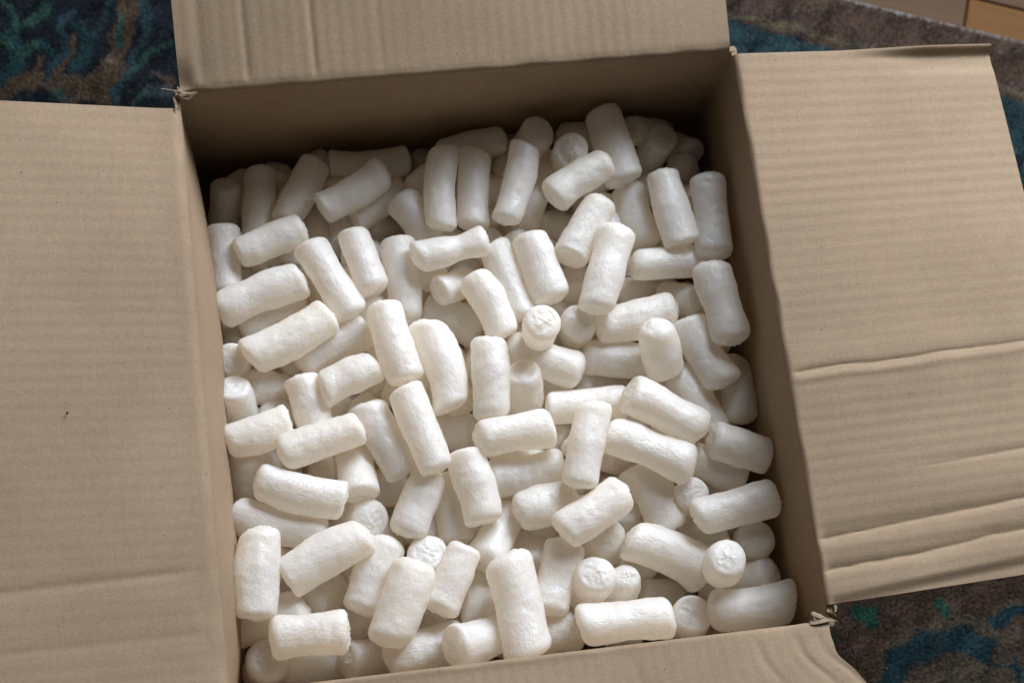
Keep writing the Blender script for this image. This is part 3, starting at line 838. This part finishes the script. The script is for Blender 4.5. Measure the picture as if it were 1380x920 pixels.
    (41.4, -124.3, 286.5, 20.8, -173.2, 287.6, 14.7, 0.0, 0.0, 0, 'uncovered white foam peanut lying lengthwise along the front flap'),
    (57.4, -151.1, 303.9, 54.2, -161.9, 257.2, 14.8, 0.0, 0.0, 1, 'upright peanut with deeply crumpled round end, behind the long flat front one'),
    (80.7, -154.1, 295.5, 78.1, -164.5, 256.5, 13.7, 0.0, 0.0, 1, 'half buried white foam peanut standing on end along the front flap'),
    (41.5, -185.0, 297.0, 108.2, -187.5, 297.0, 16.2, 0.0, 0.0, 0, 'long straight white peanut lying flat along the front flap edge'),
    (122.4, -185.7, 297.6, 126.0, -190.9, 251.6, 14.6, 0.0, 0.0, 1, 'crumpled round end of an upright peanut at the front flap, beside a long flat one'),
    (134.7, -184.2, 297.0, 197.0, -184.5, 297.0, 16.2, 0.4, -4.3, 0, 'curved thick peanut lying crosswise in the front right corner'),
    (155.9, -167.6, 260.8, 188.0, -162.9, 286.5, 14.3, 0.0, 0.0, 0, 'half buried white foam peanut lying crosswise against the right wall, frontmost'),
    (146.4, -162.4, 243.7, 156.6, -170.7, 256.2, 12.9, 0.0, 0.0, 0, 'mostly buried white foam peanut lying crosswise against the right wall'),
    (92.6, -164.3, 262.5, 123.8, -168.9, 245.3, 12.8, 0.0, 0.0, 0, 'mostly buried white foam peanut lying crosswise along the front flap, rightmost'),
    (-4.5, -190.1, 274.6, 44.0, -185.4, 276.4, 15.4, 0.0, 0.0, 0, 'half buried white foam peanut lying crosswise along the front flap, rightmost'),
    (-49.8, -190.5, 311.4, -8.6, -181.1, 283.9, 15.1, 0.0, 0.0, 0, 'uncovered white foam peanut lying crosswise along the front flap, rightmost'),
    (12.6, -106.2, 246.1, 17.4, -142.6, 276.7, 13.9, 0.0, 0.0, 0, 'half buried white foam peanut lying lengthwise in the middle, front half, frontmost'),
    (-24.1, -136.1, 252.8, -25.7, -176.9, 280.5, 13.8, 0.0, 0.0, 0, 'half buried white foam peanut lying lengthwise along the front flap'),
    (-197.0, -158.6, 282.5, -145.6, -150.7, 288.1, 15.2, 0.0, 0.0, 0, 'half buried white foam peanut lying crosswise against the left wall, third from back'),
    (-172.4, -170.4, 305.6, -119.2, -171.3, 303.8, 15.6, 0.0, 0.0, 0, 'uncovered white foam peanut lying crosswise against the left wall, frontmost'),
    (-175.2, -182.6, 297.6, -180.6, -189.1, 251.6, 16.5, 0.0, 0.0, 1, 'fat peanut standing on end with ridged cut face in the front left corner'),
    (-169.2, -185.9, 277.9, -127.6, -183.2, 253.0, 16.6, 0.0, 0.0, 0, 'half buried white foam peanut lying crosswise against the left wall, frontmost'),
    (-122.4, -188.3, 277.5, -79.9, -184.9, 251.8, 15.2, 0.0, 0.0, 0, 'half buried white foam peanut lying crosswise along the front flap, leftmost'),
    (-94.7, -189.6, 285.6, -39.3, -184.1, 279.9, 15.8, 0.0, 0.0, 0, 'uncovered white foam peanut lying crosswise along the front flap, leftmost'),
    (-131.7, -141.1, 231.2, -102.4, -168.6, 262.4, 14.6, 0.0, 0.0, 0, 'half buried white foam peanut slanting down rightward along the front flap'),
    (-60.1, -161.9, 262.8, -21.3, -157.1, 232.3, 14.0, 0.0, 0.0, 0, 'mostly buried white foam peanut lying crosswise along the front flap, leftmost'),
    (-65.2, -85.2, 223.0, -54.1, -124.1, 249.7, 13.0, 0.0, 0.0, 0, 'mostly buried white foam peanut slanting down rightward left of centre, front half, frontmost'),
    (-62.2, -20.4, 263.0, -11.4, -34.2, 263.0, 13.9, 0.0, 0.0, 0, 'mostly buried white foam peanut lying crosswise in the middle, front half'),
    (20.2, -18.4, 242.3, 53.4, -49.2, 261.7, 14.0, 0.0, 0.0, 0, 'mostly buried white foam peanut slanting down rightward in the middle, front half, rearmost'),
    (110.0, -134.8, 217.3, 135.6, -166.0, 238.5, 13.7, 0.0, 0.0, 0, 'mostly buried white foam peanut slanting down rightward along the front flap'),
    (6.7, 105.7, 245.7, -20.8, 66.7, 245.5, 12.9, 0.0, 0.0, 0, 'mostly buried white foam peanut slanting up rightward in the middle, back half'),
    (-185.8, 81.5, 231.8, -181.4, 51.1, 255.2, 11.3, 0.0, 0.0, 0, 'mostly buried white foam peanut lying lengthwise against the left wall'),
    (71.7, -83.8, 256.3, 101.6, -104.1, 226.1, 13.5, 0.0, 0.0, 0, 'mostly buried white foam peanut slanting down rightward right of centre, front half, frontmost'),
]
# the ones underneath, seen only through the gaps
UNDER = [
    (-4.4, -194.3, 245.4, -2.2, -149.7, 277.0, 12.8, 'sliver of a cream peanut deep in a gap, almost wholly covered by upper ones'),
    (11.9, -161.9, 267.8, 54.3, -182.8, 250.5, 12.8, 'sliver of a cream peanut deep in a gap, almost wholly covered by upper ones'),
    (117.6, -128.7, 263.7, 81.3, -152.5, 247.6, 12.9, 'buried cream peanut showing through a gap by the front flap, rightmost'),
    (163.3, -194.4, 277.0, 137.2, -184.8, 236.1, 12.5, 'buried cream peanut showing through a gap by the right wall, frontmost'),
    (157.4, -149.4, 234.3, 150.6, -132.3, 277.0, 12.6, 'buried cream peanut showing through a gap by the right wall, eighth from back'),
    (-171.6, -129.1, 263.6, -138.9, -131.3, 230.1, 12.8, 'sliver of a cream peanut deep in a gap, almost wholly covered by upper ones'),
    (-97.5, -147.1, 260.9, -121.0, -100.8, 248.6, 12.9, 'sliver of a cream peanut deep in a gap, almost wholly covered by upper ones'),
    (-71.0, -95.0, 252.5, -113.1, -118.5, 277.0, 12.9, 'buried cream peanut showing through a gap left of centre front half, frontmost'),
    (-39.6, -131.5, 249.7, -16.3, -87.4, 259.9, 14.2, 'sliver of a cream peanut deep in a gap, almost wholly covered by upper ones'),
    (30.7, -108.4, 273.1, 25.6, -84.0, 233.7, 13.3, 'buried cream peanut showing through a gap in the middle front half, frontmost'),
    (183.1, -114.9, 277.0, 154.1, -87.5, 247.6, 12.8, 'buried cream peanut showing through a gap by the right wall, sixth from back'),
    (-70.3, -78.9, 230.1, -120.2, -64.4, 234.4, 13.0, 'sliver of a cream peanut deep in a gap, almost wholly covered by upper ones'),
    (-63.7, -110.3, 270.9, -39.5, -63.9, 253.9, 12.7, 'buried cream peanut showing through a gap in the middle front half, fifth from back'),
    (26.7, -79.8, 263.0, -25.5, -71.7, 258.5, 12.6, 'sliver of a cream peanut deep in a gap, almost wholly covered by upper ones'),
    (34.6, -86.0, 266.8, 72.5, -63.3, 252.2, 14.1, 'sliver of a cream peanut deep in a gap, almost wholly covered by upper ones'),
    (116.4, -79.8, 233.7, 63.3, -70.7, 232.2, 13.0, 'sliver of a cream peanut deep in a gap, almost wholly covered by upper ones'),
    (141.2, -73.6, 255.2, 186.0, -60.9, 270.1, 14.1, 'sliver of a cream peanut deep in a gap, almost wholly covered by upper ones'),
    (-164.4, -25.9, 234.9, -152.7, -4.6, 277.0, 14.5, 'buried cream peanut showing through a gap by the left wall, frontmost'),
    (-151.3, -32.3, 272.5, -102.0, -23.6, 252.1, 14.1, 'sliver of a cream peanut deep in a gap, almost wholly covered by upper ones'),
    (-65.3, -45.5, 267.3, -95.1, -2.4, 264.8, 13.2, 'buried cream peanut showing through a gap left of centre front half, second from back'),
    (-52.4, -56.0, 277.0, -44.8, -36.7, 229.8, 14.1, 'sliver of a cream peanut deep in a gap, almost wholly covered by upper ones'),
    (-31.5, -29.1, 231.0, 14.9, -38.0, 257.3, 13.9, 'sliver of a cream peanut deep in a gap, almost wholly covered by upper ones'),
    (56.7, -60.7, 277.1, 89.0, -23.4, 253.8, 12.8, 'buried cream peanut showing through a gap right of centre front half'),
    (131.4, -31.4, 252.3, 186.0, -20.2, 253.8, 12.6, 'buried cream peanut showing through a gap by the right wall, fifth from back'),
    (-186.0, 9.8, 261.3, -150.2, 30.6, 236.9, 13.9, 'sliver of a cream peanut deep in a gap, almost wholly covered by upper ones'),
    (-144.2, -10.0, 247.2, -109.1, 29.3, 257.2, 13.4, 'sliver of a cream peanut deep in a gap, almost wholly covered by upper ones'),
    (-72.2, -14.6, 226.8, -91.8, 26.8, 239.8, 13.2, 'sliver of a cream peanut deep in a gap, almost wholly covered by upper ones'),
    (-65.5, -8.5, 276.9, -44.8, 36.0, 268.5, 14.0, 'buried cream peanut showing through a gap left of centre front half, rearmost'),
    (1.3, 10.2, 277.1, 6.1, 40.8, 231.9, 14.3, 'buried cream peanut showing through a gap in the middle back half, seventh from back'),
    (63.5, -12.0, 263.6, 14.5, 9.2, 261.6, 13.2, 'buried cream peanut showing through a gap in the middle front half, third from back'),
    (50.7, 9.6, 255.9, 98.0, 30.3, 239.9, 14.3, 'sliver of a cream peanut deep in a gap, almost wholly covered by upper ones'),
    (158.5, -9.9, 257.3, 186.0, 30.8, 277.0, 13.5, 'buried cream peanut showing through a gap by the right wall, fourth from back'),
    (-183.7, 44.9, 222.6, -149.6, 52.8, 254.9, 14.4, 'sliver of a cream peanut deep in a gap, almost wholly covered by upper ones'),
    (-157.4, 41.9, 269.5, -113.3, 65.3, 270.3, 12.8, 'sliver of a cream peanut deep in a gap, almost wholly covered by upper ones'),
    (-68.8, 51.9, 264.5, -95.3, 99.9, 268.5, 14.3, 'buried cream peanut showing through a gap left of centre back half, fourth from back'),
    (-57.6, 40.3, 257.3, -40.8, 86.0, 246.0, 13.3, 'buried cream peanut showing through a gap in the middle back half, sixth from back'),
    (-3.5, 56.6, 228.2, 13.3, 69.2, 274.3, 13.9, 'sliver of a cream peanut deep in a gap, almost wholly covered by upper ones'),
    (88.9, 38.0, 261.8, 138.2, 44.5, 262.9, 13.2, 'sliver of a cream peanut deep in a gap, almost wholly covered by upper ones'),
    (165.5, 29.5, 264.8, 169.2, 69.5, 232.2, 12.5, 'buried cream peanut showing through a gap by the right wall, third from back'),
    (-186.0, 93.1, 251.6, -176.2, 143.7, 251.8, 13.7, 'sliver of a cream peanut deep in a gap, almost wholly covered by upper ones'),
    (-112.3, 83.4, 223.1, -144.6, 100.6, 264.0, 14.0, 'sliver of a cream peanut deep in a gap, almost wholly covered by upper ones'),
    (-62.7, 120.3, 227.1, -87.5, 110.1, 264.6, 12.9, 'buried cream peanut showing through a gap left of centre back half, rearmost'),
    (-26.7, 83.5, 268.7, -53.0, 123.5, 244.4, 12.6, 'buried cream peanut showing through a gap in the middle back half, fifth from back'),
    (-32.5, 87.5, 236.1, -4.3, 127.5, 255.9, 13.3, 'buried cream peanut showing through a gap in the middle back half, third from back'),
    (30.2, 81.4, 247.9, 71.7, 104.7, 257.0, 12.5, 'sliver of a cream peanut deep in a gap, almost wholly covered by upper ones'),
    (115.7, 88.6, 253.5, 158.0, 80.6, 270.3, 12.9, 'buried cream peanut showing through a gap right of centre back half, third from back'),
    (160.6, 94.2, 227.3, 179.6, 80.8, 277.0, 13.1, 'sliver of a cream peanut deep in a gap, almost wholly covered by upper ones'),
    (-147.0, 118.6, 254.6, -174.6, 138.7, 221.2, 12.9, 'buried cream peanut showing through a gap by the left wall, second from back'),
    (-129.9, 123.3, 256.2, -133.0, 147.8, 212.5, 12.8, 'buried cream peanut showing through a gap by the back wall, second from left'),
    (-91.3, 123.3, 248.7, -89.4, 167.2, 225.3, 13.2, 'buried cream peanut showing through a gap by the back wall, fourth from left'),
    (-24.0, 131.6, 246.2, -43.7, 179.4, 229.0, 13.3, 'sliver of a cream peanut deep in a gap, almost wholly covered by upper ones'),
    (-9.1, 134.6, 260.8, -32.3, 175.3, 264.4, 13.4, 'buried cream peanut showing through a gap by the back wall, sixth from left'),
    (51.7, 157.9, 221.6, 38.6, 174.2, 269.3, 13.8, 'buried cream peanut showing through a gap by the back wall, ninth from left'),
    (81.0, 193.1, 259.3, 128.0, 187.1, 265.7, 13.5, 'buried cream peanut showing through a gap by the back wall, tenth from left'),
    (116.8, 106.8, 240.8, 97.4, 152.0, 241.2, 13.5, 'buried cream peanut showing through a gap right of centre back half, rearmost'),
    (156.5, 135.5, 277.0, 135.6, 156.5, 238.5, 13.0, 'buried cream peanut showing through a gap by the right wall, rearmost'),
    (-148.2, 144.0, 232.7, -171.9, 194.4, 236.8, 12.8, 'buried cream peanut showing through a gap by the left wall, rearmost'),
    (-128.5, 163.0, 198.7, -125.0, 170.0, 251.4, 13.4, 'sliver of a cream peanut deep in a gap, almost wholly covered by upper ones'),
    (-98.3, 163.2, 256.8, -54.7, 178.4, 235.8, 14.3, 'buried cream peanut showing through a gap by the back wall, fifth from left'),
    (-60.2, -194.4, 262.4, -72.1, -155.8, 227.4, 14.1, 'sliver of a cream peanut deep in a gap, almost wholly covered by upper ones'),
    (59.6, -177.7, 277.2, 85.9, -194.4, 234.6, 14.1, 'buried cream peanut showing through a gap by the front flap, leftmost'),
    (186.0, -137.1, 239.2, 138.5, -124.3, 212.8, 13.4, 'sliver of a cream peanut deep in a gap, almost wholly covered by upper ones'),
    (-186.0, -133.7, 273.5, -181.6, -81.5, 267.4, 12.6, 'sliver of a cream peanut deep in a gap, almost wholly covered by upper ones'),
    (37.7, -151.1, 269.4, 42.8, -107.7, 247.5, 12.7, 'sliver of a cream peanut deep in a gap, almost wholly covered by upper ones'),
    (186.0, -119.8, 253.4, 137.6, -104.6, 230.0, 13.6, 'buried cream peanut showing through a gap by the right wall, seventh from back'),
    (-143.9, -68.7, 244.0, -108.8, -29.2, 227.2, 13.8, 'sliver of a cream peanut deep in a gap, almost wholly covered by upper ones'),
    (-62.9, -73.8, 241.8, -20.9, -51.1, 225.3, 12.6, 'sliver of a cream peanut deep in a gap, almost wholly covered by upper ones'),
    (0.7, -44.6, 277.0, 38.6, -64.2, 255.1, 12.9, 'buried cream peanut showing through a gap in the middle front half, fourth from back'),
    (58.7, -108.1, 277.0, 54.0, -88.0, 230.6, 13.8, 'sliver of a cream peanut deep in a gap, almost wholly covered by upper ones'),
    (120.6, -69.9, 238.2, 132.2, -44.8, 277.1, 13.5, 'sliver of a cream peanut deep in a gap, almost wholly covered by upper ones'),
    (-164.1, -44.2, 209.5, -132.2, -27.2, 248.1, 13.6, 'sliver of a cream peanut deep in a gap, almost wholly covered by upper ones'),
    (-86.6, -45.8, 257.0, -98.5, -8.3, 221.5, 12.8, 'sliver of a cream peanut deep in a gap, almost wholly covered by upper ones'),
    (62.9, -44.5, 248.2, 70.6, 0.9, 230.1, 13.2, 'sliver of a cream peanut deep in a gap, almost wholly covered by upper ones'),
    (114.5, -48.7, 254.9, 84.3, -20.0, 229.2, 14.2, 'sliver of a cream peanut deep in a gap, almost wholly covered by upper ones'),
    (186.0, -42.4, 254.3, 138.4, -51.7, 249.1, 13.9, 'sliver of a cream peanut deep in a gap, almost wholly covered by upper ones'),
    (-66.0, 22.9, 232.7, -72.1, 37.0, 276.5, 13.0, 'sliver of a cream peanut deep in a gap, almost wholly covered by upper ones'),
    (-16.6, -14.0, 277.0, -48.3, 15.3, 243.7, 13.7, 'buried cream peanut showing through a gap in the middle front half, second from back'),
    (-7.3, -2.5, 244.4, -32.9, 41.5, 260.7, 14.3, 'buried cream peanut showing through a gap in the middle front half, rearmost'),
    (42.3, 1.2, 220.9, 61.8, 45.5, 244.0, 14.1, 'buried cream peanut showing through a gap in the middle back half, frontmost'),
    (137.9, -5.3, 233.4, 186.0, 14.9, 247.4, 13.6, 'sliver of a cream peanut deep in a gap, almost wholly covered by upper ones'),
    (-147.2, 31.9, 254.5, -104.5, 52.9, 256.5, 13.0, 'buried cream peanut showing through a gap left of centre back half, frontmost'),
    (43.4, 54.4, 274.4, 76.3, 59.2, 238.7, 13.6, 'buried cream peanut showing through a gap right of centre back half, frontmost'),
    (-163.1, 65.5, 247.3, -166.8, 115.2, 233.6, 13.8, 'buried cream peanut showing through a gap by the left wall, third from back'),
    (-120.4, 104.8, 264.3, -85.2, 99.1, 233.9, 13.0, 'buried cream peanut showing through a gap left of centre back half, second from back'),
    (-117.5, 81.9, 267.9, -87.0, 75.8, 231.0, 13.7, 'buried cream peanut showing through a gap left of centre back half, third from back'),
    (-71.8, 59.3, 239.8, -61.4, 105.8, 257.2, 13.7, 'sliver of a cream peanut deep in a gap, almost wholly covered by upper ones'),
    (7.8, 110.6, 226.1, 16.7, 138.7, 264.6, 13.2, 'buried cream peanut showing through a gap in the middle back half, second from back'),
    (32.4, 96.4, 226.6, 12.1, 112.4, 271.7, 12.7, 'buried cream peanut showing through a gap in the middle back half, fourth from back'),
    (108.5, 92.8, 275.8, 108.2, 140.1, 259.6, 12.7, 'buried cream peanut showing through a gap right of centre back half, second from back'),
    (183.4, 104.7, 277.0, 142.2, 111.4, 250.0, 13.6, 'sliver of a cream peanut deep in a gap, almost wholly covered by upper ones'),
    (-185.7, 177.5, 219.1, -152.1, 141.4, 210.4, 14.1, 'sliver of a cream peanut deep in a gap, almost wholly covered by upper ones'),
    (-149.6, 109.1, 235.0, -100.2, 115.3, 229.7, 12.7, 'sliver of a cream peanut deep in a gap, almost wholly covered by upper ones'),
    (4.8, 139.8, 243.5, -19.0, 184.8, 248.5, 14.3, 'sliver of a cream peanut deep in a gap, almost wholly covered by upper ones'),
    (28.5, 149.6, 267.1, 9.3, 177.1, 226.4, 13.4, 'buried cream peanut showing through a gap by the back wall, seventh from left'),
    (47.5, 105.7, 248.3, 27.1, 149.5, 238.7, 14.3, 'buried cream peanut showing through a gap in the middle back half, rearmost'),
    (66.8, 194.4, 238.1, 18.7, 186.9, 245.8, 14.5, 'buried cream peanut showing through a gap by the back wall, eighth from left'),
    (91.3, 149.7, 269.9, 135.8, 166.9, 261.6, 14.4, 'buried cream peanut showing through a gap by the back wall, rightmost'),
    (183.6, 126.6, 277.0, 160.1, 142.8, 237.2, 14.2, 'buried cream peanut showing through a gap by the right wall, second from back'),
    (-151.9, 167.0, 207.0, -134.2, 194.4, 246.8, 12.5, 'buried cream peanut showing through a gap by the back wall, leftmost'),
    (-93.1, 167.4, 208.4, -124.4, 194.4, 232.9, 13.0, 'sliver of a cream peanut deep in a gap, almost wholly covered by upper ones'),
    (-73.9, 177.2, 218.4, -111.7, 194.4, 251.1, 13.6, 'buried cream peanut showing through a gap by the back wall, third from left'),
]

SEG = 40
def peanut_mesh(l, rad, bulge, seed, waist=0.0):
    """extruded foam stick lying along local x: bent axis, lumpy skin, two crumpled cut ends"""
    r = np.random.default_rng(seed)
    th = np.arange(SEG) / SEG * 2 * math.pi
    # profile: list of (x position along the axis, radius factor, cap flag 0..1)
    prof = []
    def cap(sg, e, dome):
        pts = []
        for q in (0.0, 0.16, 0.32, 0.48, 0.64, 0.8, 0.93):
            pts.append((sg * (l / 2 + dome * rad * (1 - q * q)), q * (1 - e), 1.0))
        for a in np.linspace(0, math.pi / 2, 6):
            pts.append((sg * (l / 2 - e * rad + e * rad * math.cos(a)), (1 - e) + e * math.sin(a), 1 - a / (math.pi / 2) * 0.8))
        return pts
    e0, e1 = r.uniform(0.25, 0.55, 2)
    left = cap(-1, e0, r.uniform(0.03, 0.14))
    right = cap(1, e1, r.uniform(0.03, 0.14))
    xs0, xs1 = left[-1][0], right[-1][0]
    nb = 28
    body = [(x, 1.0, 0.0) for x in np.linspace(xs0, xs1, nb + 2)[1:-1]]
    prof = left + body + right[::-1]
    X = np.array([p[0] for p in prof])
    Rf = np.array([p[1] for p in prof])
    cp = np.array([p[2] for p in prof])
    # slow swell and waist along the length
    u = X / (l / 2)
    swell = 1 + r.normal(0, 0.038) * u + r.normal(0.006, 0.026) * np.cos(u * math.pi) + r.normal(0, 0.02) * np.cos(u * 2 * math.pi + r.uniform(0, 6))
    swell = swell - waist * np.exp(-((u - 0.25) / 0.35) ** 2)
    Rr = rad * Rf * swell * 0.985
    n = len(X)
    oval = r.uniform(0.0, 0.055)
    op = r.uniform(0, math.pi)
    ro = 1 + oval * np.cos(2 * (th - op))
    yy = Rr[:, None] * np.cos(th)[None] * ro
    zz = Rr[:, None] * np.sin(th)[None] * ro
    xx = np.repeat(X[:, None], SEG, 1)
    P = np.stack([xx, yy, zz], -1)
    rd = np.stack([0 * xx, np.cos(th)[None] + 0 * xx, np.sin(th)[None] + 0 * xx], -1)
    # lumps and fine longitudinal skin wrinkles
    l1 = Wave(r, 3, 150, 8)(P)
    l2 = Wave(r, 3, 420, 10)(P)
    l3 = np.abs(Wave(r, 3, 900, 10)(P * np.array([0.7, 1, 1])))
    wr_ = Wave(r, 3, 1, 12)(P * np.array([160, 1000, 1000]))
    body_k = np.clip(1 - cp, 0.15, 1) * np.clip(Rf, 0, 1)
    P = P + rd * (rad * (0.036 * l1 + 0.014 * l2 + 0.010 * wr_ - 0.020 * l3 + 0.008) * (0.35 + 0.65 * body_k[:, None]) * np.clip(Rf * 1.6, 0, 1)[:, None])[..., None]
    # crumpled ends: ridges pushed in and out along the axis
    c1 = Wave(r, 3, 330, 8)(P)
    c2 = np.abs(Wave(r, 3, 560, 8)(P * np.array([0.2, 1, 1])))
    c3 = np.abs(Wave(r, 3, 1150, 12)(P * np.array([0.2, 1, 1])))
    capk = (cp * np.clip((0.86 - Rf) * 4, 0, 1))[:, None]
    P[..., 0] += np.sign(X)[:, None] * capk * rad * (0.05 * c1 + 0.06 * np.exp(-c2 / 0.16) + 0.075 * np.exp(-c3 / 0.22) - 0.045)
    # a skewed cut
    ta, tb = r.normal(0, 0.09, 2), r.normal(0, 0.09, 2)
    for sg, tt in ((-1, ta), (1, tb)):
        k = smooth(0.45, 1.0, sg * u)[:, None]
        P[..., 0] += k * (tt[0] * P[..., 1] + tt[1] * P[..., 2])
    # bend
    P[..., 1:] += (1 - u[:, None, None] ** 2) * np.array(bulge)[None, None, :]
    V = P.reshape(-1, 3)
    me = bpy.data.meshes.new('packing_peanut')
    idx = np.arange(n * SEG).reshape(n, SEG)
    nx = np.roll(idx, -1, axis=1)
    a, b, c, d = idx[1:-2], nx[1:-2], nx[2:-1], idx[2:-1]
    quads = np.stack([a, d, c, b], -1).reshape(-1, 4)
    # first and last rings are collapsed to a point
    pole0, pole1 = n * SEG, n * SEG + 1
    V = np.vstack([V, V[:SEG].mean(0), V[-SEG:].mean(0)])
    used0 = [[pole0, int(i), int(j)] for i, j in zip(idx[1], nx[1])]
    used1 = [[pole1, int(j), int(i)] for i, j in zip(idx[-2], nx[-2])]
    keep = np.r_[np.arange(SEG, (n - 1) * SEG), pole0, pole1]
    remap = np.full(n * SEG + 2, -1)
    remap[keep] = np.arange(len(keep))
    F = remap[quads].tolist() + [[int(remap[i]) for i in f] for f in used0 + used1]
    me.from_pydata(V[keep].tolist(), [], F)
    me.polygons.foreach_set('use_smooth', [True] * len(me.polygons))
    me.materials.append(FOAM)
    return me

def place(a, b, rad, bulge, seed, label, group, waist=0.0):
    a, b = Vector(a) / 1000, Vector(b) / 1000
    ax = b - a
    l = ax.length
    ex = ax.normalized()
    ref = Vector((0, 0, 1)) if abs(ex.z) < 0.9 else Vector((0, 1, 0))
    ey = ref.cross(ex).normalized()
    ez = ex.cross(ey)
    bw = Vector((bulge[0] / 1000, bulge[1] / 1000, 0))
    r = random.Random(seed)
    bl = (bw.dot(ey), bw.dot(ez))
    if bw.length < 1e-5:
        k = l * abs(r.gauss(0, 0.03))
        q = r.uniform(0, 6.28)
        bl = (k * math.cos(q), k * math.sin(q) * 0.6)
    me = peanut_mesh(l, rad / 1000, bl, seed, waist)
    o = bpy.data.objects.new('packing_peanut', me)
    o.matrix_world = Matrix(((ex.x, ey.x, ez.x, (a.x + b.x) / 2), (ex.y, ey.y, ez.y, (a.y + b.y) / 2), (ex.z, ey.z, ez.z, (a.z + b.z) / 2), (0, 0, 0, 1)))
    link(o)
    tag(o, label, 'packing peanut', group)

for i, p in enumerate(PEANUTS):
    place(p[0:3], p[3:6], p[6] * (0.995 if p[6] < 15.2 else 0.95), p[7:9], 1000 + i, p[10], 'white packing peanuts filling the box', 0.2 if 'dumbbell' in p[10] else 0.0)
for i, p in enumerate(UNDER):
    place(p[0:3], p[3:6], p[6], (0, 0), 5000 + i, p[7], 'packing peanuts under the upper layers')
